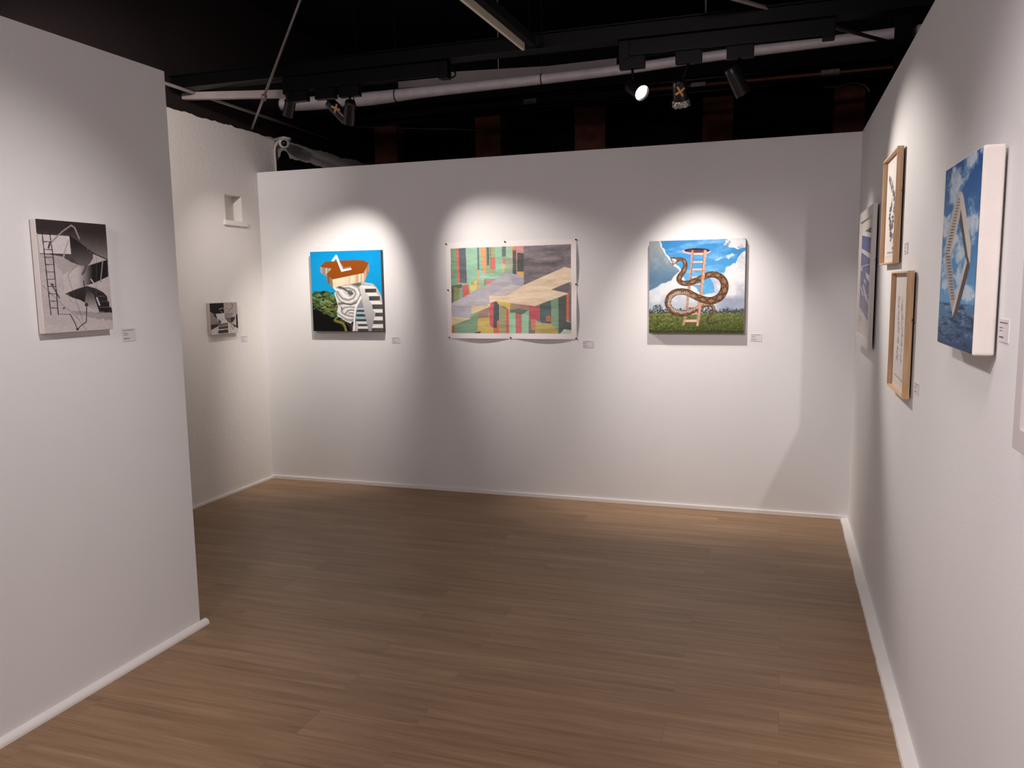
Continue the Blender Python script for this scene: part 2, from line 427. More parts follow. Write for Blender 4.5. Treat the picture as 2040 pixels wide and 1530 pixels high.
# ------------------------------------------------------------------ artwork 1: brown hat and swirl
def art_swirl():
    A = Art(330, 380, [(118, 148), (1100, 128), (1137, 1252), (167, 1250)], (4, 142, 206))
    A.put(np.ones(A.X.shape, bool), lambda X, Y: lerpc((2, 140, 204), (14, 152, 210), (Y-130)/600))
    A.grain(.03, 60)
    A.poly([(100, 735), (250, 705), (330, 692), (470, 765), (520, 1000), (600, 1060), (780, 1060), (780, 1260), (100, 1260)], (12, 12, 13))
    rg = random.Random(11)
    pal = [(48, 78, 40), (66, 100, 52), (84, 124, 66), (118, 152, 104), (58, 86, 44), (134, 132, 66), (150, 172, 128), (36, 58, 34)]
    reg = Art.inside
    cols = []
    for k in range(400):
        x = rg.uniform(140, 600); y = rg.uniform(705, 1180)
        top = 705 if x < 400 else 705+(x-400)*.8
        bot = 900+(x-150)*.55
        if y < top or y > bot: continue
        cols.append((y+rg.uniform(-80, 80), x, y))
    cols.sort()
    for (_, x, y) in cols:
        c = rg.choice(pal if y < 930 else pal[:6]+[(134, 132, 66), (118, 116, 60)])
        a = math.radians(rg.choice((1, 1, 1, -1))*rg.uniform(4, 40)); L = rg.uniform(34, 70); Wd = rg.uniform(6, 11)
        dx, dy = math.cos(a)*L, math.sin(a)*L; nx, ny = -math.sin(a)*Wd, math.cos(a)*Wd
        A.poly([(x-dx, y-dy), (x-dx*.2+nx, y-dy*.2+ny), (x+dx*.5+nx*.7, y+dy*.5+ny*.7), (x+dx, y+dy), (x+dx*.3-nx, y+dy*.3-ny), (x-dx*.5-nx*.6, y-dy*.5-ny*.6)], c)
        A.line([(x-dx*.8, y-dy*.8), (x+dx*.8, y+dy*.8)], 3, tuple(.7*q for q in c))
    A.line([(470, 1110), (570, 1140), (600, 1180), (625, 1260)], 34, (116, 104, 52))
    A.line([(480, 1100), (585, 1140), (612, 1185), (632, 1260)], 8, (158, 148, 88))
    A.line([(640, 1120), (700, 1180), (715, 1260)], 60, (50, 46, 44)); A.line([(690, 1140), (725, 1230)], 8, (100, 94, 90))
    # dome behind the stairs
    A.poly([(640, 600), (760, 572), (870, 570), (990, 592), (1050, 650), (1105, 750), (1128, 860), (1128, 940), (760, 940)], (176, 172, 174))
    A.line([(880, 585), (990, 600), (1045, 660), (1100, 760), (1126, 880)], 14, (206, 196, 196))
    A.poly([(660, 600), (740, 582), (830, 572), (830, 640), (760, 640)], (96, 98, 102))
    # swirl
    sw = A.poly([(440, 650), (560, 612), (640, 600), (700, 603), (800, 632), (838, 700), (828, 800), (780, 880), (765, 960), (745, 1090), (685, 1145), (610, 1112), (560, 1072), (500, 1045), (495, 985), (512, 905), (480, 800), (460, 720), (475, 690)], (212, 211, 210))
    # folded cloth: pale ridges with soft grey valleys between them
    DK, MD, LT = (66, 68, 72), (118, 120, 124), (234, 233, 231)
    so = lambda p, w_, c, a=.9, q=.8: A.soft(p, w_, c, a, sw, q)
    so([(500, 640), (640, 610), (780, 640), (822, 720), (790, 820), (700, 872), (600, 868), (520, 868)], 60, MD, .75)
    so([(560, 640), (680, 625), (770, 665), (800, 730), (765, 800), (690, 845), (600, 850), (530, 800), (485, 720)], 44, LT, 1)
    so([(530, 655), (650, 650), (735, 680), (755, 735), (720, 795), (650, 820), (575, 800), (520, 740), (505, 700)], 34, MD, .95)
    so([(560, 700), (600, 760), (650, 790), (705, 775), (735, 730)], 40, LT, 1)
    so([(600, 720), (650, 760), (700, 760)], 30, MD, .6)
    so([(515, 632), (575, 655), (635, 690), (680, 722), (712, 730)], 40, DK, 1)
    so([(470, 660), (530, 690), (600, 730), (650, 765)], 26, LT, 1)
    so([(478, 700), (500, 770), (540, 830), (600, 862)], 26, MD, .9)
    so([(668, 690), (700, 700), (706, 735), (680, 745), (655, 725)], 30, DK, .9)
    so([(500, 880), (580, 862), (690, 886), (780, 850), (828, 770), (838, 700)], 26, DK, .85)
    so([(520, 905), (600, 890), (690, 905), (760, 885)], 24, LT, 1)
    so([(560, 960), (600, 925), (680, 915), (740, 925)], 24, MD, .9)
    so([(590, 1000), (620, 950), (690, 935), (745, 950)], 26, LT, .9)
    so([(610, 1010), (650, 965), (700, 955), (745, 965)], 20, DK, .9)
    so([(640, 1015), (665, 985), (700, 975), (735, 985)], 20, LT, .9)
    so([(655, 1005), (690, 995), (735, 1005)], 16, DK, .9)
    so([(540, 900), (570, 940), (560, 985), (600, 1020), (680, 1045), (745, 1050)], 26, MD, 1)
    so([(510, 960), (560, 1020), (640, 1060), (735, 1085)], 26, LT, 1)
    so([(500, 1000), (560, 1045), (620, 1085), (690, 1095), (735, 1080)], 22, MD, .95)
    so([(560, 1075), (630, 1115), (690, 1135)], 18, LT, 1); so([(600, 1095), (660, 1112), (720, 1108)], 12, DK, .7)
    so([(495, 985), (530, 930), (550, 905)], 18, LT, 1); so([(556, 925), (572, 945)], 22, DK, .7)
    so([(460, 690), (495, 830), (512, 905)], 16, LT, 1)
    # stair inside the left opening
    inn = A.inside([(838, 775), (872, 900), (940, 1260), (742, 1260), (772, 900)])
    A.put(inn, lambda X, Y: lerpc((150, 158, 164), (120, 132, 140), (Y-780)/200))
    for y0, y1, c in ((928, 955, (176, 190, 196)), (955, 985, (58, 74, 82)), (985, 1015, (166, 186, 194)), (1015, 1050, (52, 70, 80)), (1050, 1085, (160, 182, 188)), (1085, 1117, (56, 70, 76)), (1117, 1152, (222, 220, 216)), (1152, 1182, (66, 70, 74)), (1182, 1217, (226, 222, 218)), (1217, 1262, (62, 64, 68))):
        A.put(inn & (A.Y > y0) & (A.Y < y1), c)
    A.poly([(745, 1180), (775, 1100), (790, 1180), (785, 1260), (745, 1260)], (196, 194, 194))
    A.poly([(825, 755), (842, 790), (782, 900), (760, 960), (742, 1255), (713, 1255), (738, 960), (752, 895)], (236, 233, 230))
    A.line([(775, 930), (750, 1255)], 5, (150, 150, 152))
    # outer stairs
    st = [[(808, 620), (980, 620), (1040, 661), (885, 663)], [(893, 717), (1040, 715), (1088, 765), (940, 766)], [(942, 828), (1090, 826), (1130, 880), (985, 881)],
          [(988, 946), (1132, 944), (1134, 994), (1028, 996)], [(1022, 1049), (1136, 1047), (1137, 1100), (1003, 1102)], [(1000, 1154), (1140, 1152), (1141, 1206), (982, 1206)]]
    rs = [[(885, 663), (1040, 661), (1038, 715), (890, 717)], [(940, 766), (1088, 765), (1092, 826), (944, 828)], [(985, 881), (1130, 880), (1133, 944), (990, 946)],
          [(1028, 996), (1134, 994), (1136, 1047), (1026, 1049)], [(1003, 1102), (1137, 1100), (1139, 1152), (1001, 1154)], [(982, 1206), (1141, 1206), (1142, 1262), (976, 1262)]]
    A.poly([(806, 618), (885, 660), (893, 717), (940, 765), (945, 828), (985, 880), (990, 946), (1030, 996), (1024, 1049), (1003, 1101), (1000, 1153), (983, 1206), (978, 1262), (936, 1262), (850, 855)],
           lambda X, Y: lerpc((214, 213, 212), (146, 147, 150), (Y-620)/640))
    for p in st: A.poly(p, (232, 228, 223))
    for p in rs: A.poly(p, lambda X, Y: lerpc((54, 60, 60), (84, 90, 88), (X-900)/240))
    # slab
    stripes = lambda base, alt, f: (lambda X, Y: lerpc(base, alt, .5+.5*np.sin(X*f+2*np.sin(X*f*.37))))
    A.poly([(260, 352), (300, 364), (425, 380), (348, 458), (345, 480), (300, 468), (262, 430)], stripes((196, 176, 156), (128, 128, 124), .09))
    A.poly([(346, 455), (435, 530), (442, 648), (400, 612), (362, 578), (344, 540)], stripes((150, 116, 90), (92, 88, 84), .1))
    A.poly([(433, 530), (868, 444), (877, 566), (640, 606), (560, 618), (442, 650)], lambda X, Y: lerpc((230, 214, 184), (170, 146, 122), (.5+.5*np.sin(X*.085+2*np.sin(X*.03)))*np.clip((X-560)/200, 0, 1)*.8))
    A.poly([(868, 444), (936, 304), (942, 400), (928, 452), (882, 552), (875, 560)], stripes((202, 158, 138), (138, 112, 96), .16))
    A.poly([(260, 350), (330, 280), (415, 279), (545, 268), (850, 265), (937, 304), (868, 445), (435, 531), (348, 456), (425, 380), (300, 364)], (138, 70, 14))
    A.poly([(412, 277), (480, 186), (505, 200), (455, 279)], (236, 231, 226))
    A.poly([(472, 215), (497, 196), (585, 395), (556, 425)], (238, 232, 228))
    A.poly([(498, 214), (522, 262), (592, 372), (578, 398)], (150, 146, 150))
    A.poly([(566, 392), (692, 372), (702, 396), (553, 428)], (236, 230, 224))
    A.poly([(580, 372), (688, 350), (694, 374), (584, 392)], (138, 128, 128))
    A.poly([(105, 120), (1160, 110), (1160, 132), (105, 152)], (30, 110, 160), .35)
    A.grain(.03, 10)
    return A

# ------------------------------------------------------------------ artwork 2: colour-block watercolour
def art_blocks():
    A = Art(520, 372, [(100, 190), (1640, 145), (1640, 1325), (140, 1320)], (236, 228, 228))
    P = A.inside([(155, 258), (1578, 210), (1578, 1262), (182, 1258)])
    A.put(P, (136, 186, 158))
    L = [
     ([(150, 258), (225, 256), (248, 690), (168, 702)], (112, 152, 124)), ([(222, 256), (252, 255), (274, 668), (248, 676)], (218, 98, 78)),
     ([(250, 255), (335, 252), (354, 672), (272, 668)], (84, 94, 104)), ([(335, 250), (472, 246), (478, 605), (355, 690)], (140, 190, 162)),
     ([(470, 246), (494, 245), (500, 512), (478, 512)], (88, 120, 116)), ([(482, 512), (500, 510), (514, 720), (490, 755)], (216, 164, 120)),
     ([(555, 460), (625, 460), (690, 500), (690, 552), (555, 552)], (150, 162, 118)),
     ([(508, 244), (570, 243), (578, 552), (556, 545), (528, 462)], (222, 150, 104)), ([(568, 243), (684, 240), (690, 552), (578, 552)], (152, 162, 120)),
     ([(582, 243), (614, 242), (616, 458), (590, 460)], (84, 92, 94)), ([(625, 242), (636, 242), (640, 500), (632, 500)], (110, 120, 96)),
     ([(640, 365), (684, 362), (690, 505), (640, 500)], (206, 100, 96)), ([(684, 240), (766, 237), (766, 562), (690, 552)], (138, 188, 160)),
     ([(505, 512), (556, 548), (700, 560), (765, 562), (740, 610), (560, 640), (520, 720)], (150, 198, 174)), 
     ([(558, 618), (716, 626), (600, 700), (565, 712)], (122, 140, 118)), ([(572, 628), (702, 632), (610, 690), (575, 702)], (218, 130, 132)),
     ([(765, 237), (812, 235), (812, 356), (765, 356)], (92, 104, 108)), ([(812, 235), (870, 233), (870, 368), (812, 358)], (144, 192, 164)),
     ([(870, 233), (892, 232), (893, 368), (870, 368)], (216, 160, 122)), ([(765, 366), (893, 368), (893, 482), (790, 562), (765, 562)], (174, 184, 134)),
     ([(776, 385), (810, 380), (810, 450), (776, 442)], (206, 118, 128)), ([(810, 376), (893, 376), (890, 560), (780, 562), (806, 480)], (150, 168, 146)),
     ([(892, 232), (932, 230), (938, 566), (893, 560)], (72, 84, 80)), ([(893, 232), (930, 230), (930, 280), (893, 284)], (196, 140, 118)),
     ([(930, 230), (1025, 228), (1025, 600), (938, 566)], (198, 142, 136)),
     ([(944, 308), (1025, 318), (1025, 532), (946, 532)], (62, 70, 66)), ([(945, 532), (1025, 534), (1025, 606), (950, 572)], (222, 170, 108)),
     ([(170, 702), (290, 680), (306, 720), (272, 880), (178, 912)], (78, 92, 84)), ([(200, 716), (264, 734), (264, 876), (200, 902)], (134, 138, 86)),
     ([(262, 734), (302, 716), (312, 842), (262, 872)], (130, 164, 148)), ([(300, 698), (372, 686), (388, 802), (310, 846)], (206, 94, 90)),
     ([(372, 690), (395, 660), (402, 780), (386, 800)], (150, 200, 166)), ([(392, 664), (470, 630), (474, 742), (400, 792)], (218, 202, 122)),
     ([(395, 664), (435, 640), (440, 690), (400, 690)], (170, 176, 110)),
     # lower half
     ([(183, 1150), (420, 1060), (490, 1000), (492, 1244), (430, 1262), (183, 1262)], (120, 158, 130)), ([(180, 1172), (216, 1162), (216, 1262), (180, 1262)], (168, 100, 70)),
     ([(430, 1262), (530, 1232), (530, 1262)], (70, 76, 74)),
     ([(488, 1008), (612, 956), (612, 1078), (490, 1088)], (152, 122, 112)), ([(488, 1086), (622, 1074), (632, 1164), (674, 1198), (680, 1262), (528, 1262), (524, 1236), (492, 1234)], (206, 178, 100)),
     ([(610, 960), (628, 902), (682, 882), (676, 1200), (632, 1166)], (200, 90, 96)), ([(672, 900), (702, 882), (738, 932), (738, 1110), (712, 1200), (672, 1196)], (74, 80, 90)),
     ([(672, 1202), (735, 1196), (742, 1262), (680, 1262)], (216, 98, 68)), ([(712, 1120), (736, 1105), (738, 1200), (712, 1196)], (206, 120, 100)),
     ([(698, 878), (878, 902), (872, 1000), (850, 1022), (838, 966), (768, 936), (736, 930)], (216, 186, 92)),
     ([(734, 932), (768, 936), (832, 972), (824, 1262), (742, 1262)], (156, 158, 116)), ([(820, 972), (848, 978), (852, 1262), (822, 1262)], (208, 90, 76)),
     ([(766, 936), (832, 970), (800, 970)], (90, 96, 80)),
     ([(872, 902), (985, 920), (976, 970), (860, 988)], (164, 142, 112)), ([(978, 922), (1085, 934), (1085, 990), (976, 970)], (168, 120, 110)),
     ([(860, 988), (962, 968), (1085, 985), (1002, 1038), (864, 1018)], (92, 108, 102)), ([(850, 1020), (926, 1020), (930, 1262), (852, 1262)], (150, 204, 172)),
     ([(928, 1022), (1002, 1038), (1002, 1262), (932, 1262)], (198, 106, 106)), ([(1000, 1038), (1085, 1018), (1085, 1262), (1002, 1262)], (152, 202, 170)),
     ([(1083, 930), (1150, 945), (1214, 922), (1214, 1134), (1170, 1104), (1110, 1096), (1085, 1092)], (186, 84, 96)),
     ([(1085, 1090), (1112, 1094), (1112, 1216), (1162, 1226), (1162, 1262), (1085, 1262)], (120, 112, 104)),
     ([(1110, 1092), (1172, 1100), (1166, 1222), (1112, 1214)], (202, 126, 106)), ([(1212, 920), (1342, 862), (1345, 1150), (1228, 1136), (1212, 1112)], (76, 98, 98)),
     ([(1284, 1062), (1322, 1045), (1342, 1062), (1342, 1116), (1286, 1116)], (198, 106, 80)), ([(1164, 1138), (1350, 1146), (1432, 1204), (1432, 1262), (1164, 1262)], (182, 166, 96)),
     ([(1340, 866), (1426, 842), (1434, 1262), (1400, 1180), (1346, 1158)], (120, 160, 130)), ([(1426, 842), (1522, 802), (1522, 1122), (1580, 1132), (1580, 1262), (1434, 1262)], (76, 86, 86)),
     ([(1520, 804), (1552, 790), (1552, 1112), (1522, 1104)], (212, 100, 74)), ([(1550, 790), (1580, 640), (1580, 1134), (1552, 1112)], (92, 108, 104)),
     ([(1448, 1262), (1492, 1208), (1580, 1218), (1580, 1262)], (176, 200, 182)),
     ([(1340, 745), (1556, 652), (1556, 792)], (104, 98, 110)), ([(1553, 654), (1566, 650), (1566, 792), (1553, 792)], (190, 90, 76)),
     # slate roof, dark block, beige walls
     ([(1022, 232), (1580, 208), (1580, 492), (1500, 480), (1022, 694)], (104, 97, 104)), ([(1500, 210), (1580, 208), (1580, 494), (1500, 480)], (122, 116, 122)),
     ([(826, 556), (940, 572), (1024, 620), (1024, 694), (1000, 708), (905, 696)], (168, 165, 184)),
     ([(170, 912), (560, 712), (815, 552), (906, 695), (1002, 708), (860, 820), (625, 905), (560, 942), (406, 942), (402, 1088), (178, 1074)], (178, 176, 188)),
     ([(835, 690), (1002, 706), (880, 790), (760, 815), (640, 815)], (196, 190, 192)),
     ([(1000, 706), (1025, 692), (1500, 480), (1580, 496), (1580, 648), (1345, 746), (1552, 792), (1148, 942), (700, 880), (625, 908), (618, 816), (820, 820), (910, 770)], (238, 214, 184)),
     ([(408, 940), (580, 942), (628, 905), (632, 948), (490, 1010), (410, 1034)], (226, 204, 158)), ([(178, 1072), (408, 1088), (270, 1138), (180, 1172)], (226, 204, 160)),
    ]
    for p, c in L: A.put(A.inside(p) & P, c)
    A.I = np.where(P[..., None], A.I*.86+np.array((206, 200, 196))*.14, A.I)
    n1 = fbm(A.X/260, A.Y/38, 5, 5); n2 = fbm(A.X/60, A.Y/14, 9, 4)
    k = (1+.13*(n1-.5)*2+.07*(n2-.5)*2)[..., None]; A.I = np.where(P[..., None], A.I*k, A.I)
    dk = A.inside([(1025, 232), (1500, 210), (1500, 480), (1025, 692)])
    A.I = np.where(dk[..., None], A.I*(1+.30*(fbm(A.X/160+A.Y/260, A.Y/55, 21, 5)-.42)*2)[..., None]+np.clip((420-A.Y)/220, 0, 1)[..., None]*14, A.I)
    rg = random.Random(5)
    for k in range(16):
        x = rg.uniform(1510, 1560); y = rg.uniform(230, 460)
        A.line([(x-12, y+8), (x, y-6), (x+10, y-14)], 5, (92, 86, 92), .6)
    for k in range(22):
        x = rg.uniform(955, 1015); y = rg.uniform(325, 520)
        A.line([(x-14, y+4), (x+14, y-3)], 5, (96, 104, 98), .7)
    A.line([(1500, 212), (1502, 480)], 3, (150, 144, 148), .7)
    A.line([(815, 556), (905, 695)], 3, (205, 202, 208), .8)
    A.line([(1490, 1216), (1515, 1210), (1500, 1232), (1525, 1226)], 4, (235, 235, 235))
    return A

# ------------------------------------------------------------------ artwork 3: snake round a ladder
def art_snake():
    A = Art(420, 410, [(140, 178), (1270, 142), (1250, 1258), (130, 1262)], (70, 145, 205))
    X, Y = A.X, A.Y; full = np.ones(X.shape, bool)
    A.put(full, lambda x, y: lerpc((52, 128, 192), (92, 170, 222), (y-150)/600))
    n = fbm(X/90, Y/90, 2, 5); n2 = fbm(X/35, Y/35, 8, 4)
    A.I[:] = lerpc(A.I, np.broadcast_to((150, 195, 230), A.I.shape), np.clip((fbm(X/190+Y/300, Y/60, 33, 5)-.52)*2.2, 0, .6))
    # left dark cloud
    def cloud(pts, fn, warp=18, ws=40, seed=4): A.poly(pts, fn, warp=warp, wscale=ws, seed=seed)
    W = (214, 218, 224)
    cloud([(100, 150), (262, 165), (300, 250), (360, 350), (425, 425), (500, 490), (515, 535), (440, 600), (410, 650), (300, 690), (190, 745), (100, 790)], W)
    nn = lambda x, y, s, sc: fbm(x/sc, y/sc, s, 5)
    cloud([(90, 150), (245, 170), (280, 255), (335, 352), (400, 440), (485, 510), (490, 540), (425, 590), (395, 640), (300, 675), (185, 738), (90, 775)],
          lambda x, y: lerpc(lerpc((150, 160, 164), (88, 122, 152), (y-250)/380), (176, 186, 190), np.clip((nn(x, y, 6, 70)-.42)*1.6, 0, .8)*np.clip((620-y)/300, 0.15, 1)), warp=12)
    cloud([(90, 780), (190, 750), (300, 690), (400, 655), (440, 590), (520, 560), (570, 640), (650, 700), (720, 755), (790, 815), (900, 790), (1010, 835), (1300, 815), (1300, 1050), (90, 1050)],
          lambda x, y: lerpc((222, 226, 232), (172, 184, 200), np.clip((nn(x, y, 12, 110)-.36)*2.0, 0, 1)*np.clip((y-700)/180, .2, 1)))
    cloud([(1300, 262), (1205, 330), (1165, 420), (1040, 486), (1015, 550), (900, 520), (845, 600), (885, 680), (915, 775), (775, 812), (930, 860), (1300, 830)],
          lambda x, y: lerpc((226, 229, 233), (176, 186, 202), np.clip((nn(x, y, 16, 120)-.4)*2.4, 0, 1)))
    cloud([(1008, 215), (1050, 160), (1150, 135), (1300, 135), (1300, 235), (1190, 268), (1085, 245), (1050, 228)],
          lambda x, y: lerpc((216, 221, 226), (110, 130, 165), np.clip((nn(x, y, 18, 45)-.52)*4, 0, 1)))
    cloud([(1035, 345), (1110, 305), (1150, 335), (1110, 360), (1070, 398)], (188, 208, 226))
    cloud([(900, 400), (975, 360), (1010, 370), (930, 410)], (160, 196, 224), warp=8)
    # storm below
    A.I[:] = lerpc(A.I, np.broadcast_to((134, 146, 172), A.I.shape), np.clip((Y-800)/60, 0, 1)*np.clip((X-880)/160, 0, 1)*(.45+.5*n)*(Y < 1040))
    A.I[:] = lerpc(A.I, np.broadcast_to((176, 190, 206), A.I.shape), np.clip((Y-860)/100, 0, .7)*(X < 900)*(Y < 1040))
    # trees
    hz = 1030-(X-130)*.012
    tree = 50+60*(fbm(X/22, Y*0+3, 40, 3)-.4)+70*np.exp(-((X-230)/60)**2)+40*(fbm(X/80, Y*0, 41, 2)-.5)
    m = (Y < hz+6) & (Y > hz-tree) & (fbm(X/9, Y/9, 42, 3) > .36+.25*np.clip((hz-Y)/tree-.35, 0, 1))
    A.put(m, lambda x, y: lerpc((46, 54, 50), (90, 98, 92), nn(x, y, 43, 14)))
    # grass
    g = Y > hz
    gn = fbm(X/26, Y/11, 50, 5)
    A.I[g] = lerpc(lerpc((112, 124, 70), (62, 76, 34), (Y-1040)/190), (160, 156, 70), np.clip((gn-.52)*3.2, 0, .9)*np.clip((760-X)/500+.25, .1, 1))[g]
    g2 = g & (fbm(X/9, Y/5, 52, 3) > .60); A.put(g2, (148, 146, 84), .55)
    g3 = g & (fbm(X/12, Y/8, 53, 3) < .40); A.put(g3, (38, 50, 24), .6)
    A.put(g & (Y > 1225), (48, 50, 30), .5)
    # hole and ladder
    A.ell(694, 294, 168, 38, (232, 176, 178)); A.ell(700, 284, 152, 27, (56, 36, 46)); A.ell(700, 292, 120, 12, (92, 62, 70))
    def wood(p, c=(196, 158, 138)):
        A.poly(p, lambda x, y: lerpc(c, (150, 112, 92), np.clip((nn(x, y, 60, 16)-.4)*2, 0, 1)))
    lr = [(640, 278), (664, 280), (650, 430), (628, 640), (616, 780), (590, 1000), (552, 1170), (528, 1168), (566, 960), (582, 760), (604, 620), (624, 430), (630, 330)]
    rr = [(778, 276), (816, 280), (800, 470), (784, 640), (756, 900), (738, 1060), (716, 1180), (690, 1172), (706, 1020), (726, 860), (752, 620), (768, 430)]
    for (xa, xb, y0, y1) in ((642, 775, 318, 340), (636, 772, 412, 432), (628, 766, 498, 520), (616, 758, 590, 610), (604, 746, 676, 692), (574, 722, 935, 955), (552, 702, 1102, 1130), (620, 705, 1028, 1040), (640, 700, 1010, 1022)):
        A.poly([(xa, y0), (xb, y0-4), (xb, y1-3), (xa, y1)], (228, 190, 170)); A.line([(xa, y1+3), (xb, y1)], 5, (140, 104, 88))
    wood(lr); wood(rr, (210, 166, 144))
    A.line([(660, 282), (648, 430), (626, 640), (612, 790)], 6, (120, 88, 76)); A.line([(780, 282), (768, 430), (752, 620), (728, 860), (706, 1030)], 6, (130, 96, 82))
    # snake
    ctl = [(412, 402, 20), (450, 398, 30), (500, 385, 21), (545, 405, 23), (562, 455, 26), (545, 520, 29), (505, 580, 31), (486, 625, 31), (520, 665, 30), (585, 672, 31), (650, 655, 33), (720, 625, 34), (790, 590, 35), (850, 568, 36),
           (920, 570, 38), (985, 605, 42), (1022, 670, 46), (1018, 750, 47), (975, 825, 46), (900, 868, 44), (820, 872, 42), (740, 850, 40), (660, 815, 39), (590, 780, 39), (510, 768, 38), (430, 785, 38), (375, 835, 38), (355, 905, 37),
           (385, 975, 37), (450, 1015, 37), (520, 1028, 36), (600, 1015, 33), (680, 980, 30), (750, 945, 27), (810, 925, 24), (865, 930, 22), (895, 965, 20), (885, 1015, 18), (845, 1060, 16), (822, 1100, 14), (835, 1138, 12), (880, 1138, 9),
           (930, 1118, 6), (980, 1105, 4), (1040, 1128, 2)]
    S = np.array([tuple(v) for v in smooth_path([(a, b_, c*1.0) for a, b_, c in ctl], 7)])
    T = np.gradient(S[:, :2], axis=0); T /= np.linalg.norm(T, axis=1)[:, None]
    arc = np.concatenate([[0], np.cumsum(np.hypot(*np.diff(S[:, :2], axis=0).T))])
    def snake(i0, i1):
        best = np.full(X.shape, 1e9); bi = np.zeros(X.shape, int)
        for i in range(i0, i1):
            d = np.hypot(X-S[i, 0], Y-S[i, 1])/S[i, 2]
            c = d < best; best[c] = d[c]; bi[c] = i
        m = best < 1
        dx, dy = X[m]-S[bi[m], 0], Y[m]-S[bi[m], 1]; t = T[bi[m]]
        o = (dx*-t[:, 1]+dy*t[:, 0])/S[bi[m], 2]; s = (arc[bi[m]]+dx*t[:, 0]+dy*t[:, 1])
        frac = arc[bi[m]]/arc[-1]
        base = lerpc((146, 106, 78), (104, 78, 58), np.abs(o)); s = s+34*(fbm(X[m]/60, Y[m]/60, 71, 3)-.5); o = o+.5*(fbm(X[m]/26, Y[m]/26, 72, 3)-.5)
        # rhomb pattern along the back
        ph = (s/104.0) % 1.0; rh = np.abs(ph-.5)*2+np.abs(o+.1)*1.1
        base = lerpc(base, np.array((74, 52, 38)), np.clip((rh-.78)*9, 0, 1)*np.clip((1.32-rh)*9, 0, 1)*.85)
        base = lerpc(base, np.array((178, 138, 104)), np.clip((.42-rh)*5, 0, 1)*.6)
        # pale scaled belly: outer side of the lower loop
        bel = np.clip((frac-.50)*9, 0, 1)*np.clip((.93-frac)*9, 0, 1)*np.clip((np.where(frac > .62, -o+.35, o-.1))*3, 0, 1)
        bel = np.where((frac > .5), np.clip((o-.05)*-3+.4, 0, 1)*np.clip((frac-.47)*9, 0, 1)*np.clip((.9-frac)*9, 0, 1), 0)
        ribs = .5+.5*np.sin(s*2*math.pi/22)
        base = lerpc(base, lerpc((120, 104, 94), (232, 216, 200), ribs), bel*.9)
        base = lerpc(base, np.array((48, 36, 30)), np.clip((np.abs(o)-.78)*4, 0, .85))
        tail = np.clip((frac-.86)*12, 0, 1); base = lerpc(base, np.array((62, 56, 36)), tail*.75)
        A.I[m] = base
    nS = len(S)
    def at(px, py): return int(np.argmin(np.hypot(S[:, 0]-px, S[:, 1]-py)))
    iB = at(600, 1015)
    snake(iB-6, nS)                                   # tail passes behind the right rail
    wood([(708, 880), (756, 900), (738, 1060), (722, 1140), (700, 1120), (712, 1020)], (210, 166, 144))
    snake(0, iB)
    wood([(757, 560), (793, 556), (784, 640), (776, 720), (744, 716), (750, 640)], (214, 170, 148))
    A.line([(757, 562), (750, 640), (744, 716)], 5, (130, 96, 82))
    # head: open pale mouth
    A.poly([(385, 368), (440, 362), (490, 372), (480, 405), (455, 440), (420, 455), (402, 448), (412, 425), (392, 405)], (112, 88, 72))
    A.poly([(400, 385), (440, 382), (462, 400), (440, 432), (416, 446), (420, 420), (404, 402)], (226, 206, 196)); A.line([(408, 398), (428, 412), (424, 436)], 6, (176, 96, 88))
    A.ell(432, 374, 6, 5, (30, 24, 22))
    A.grain(.06, 7, 70)
    return A

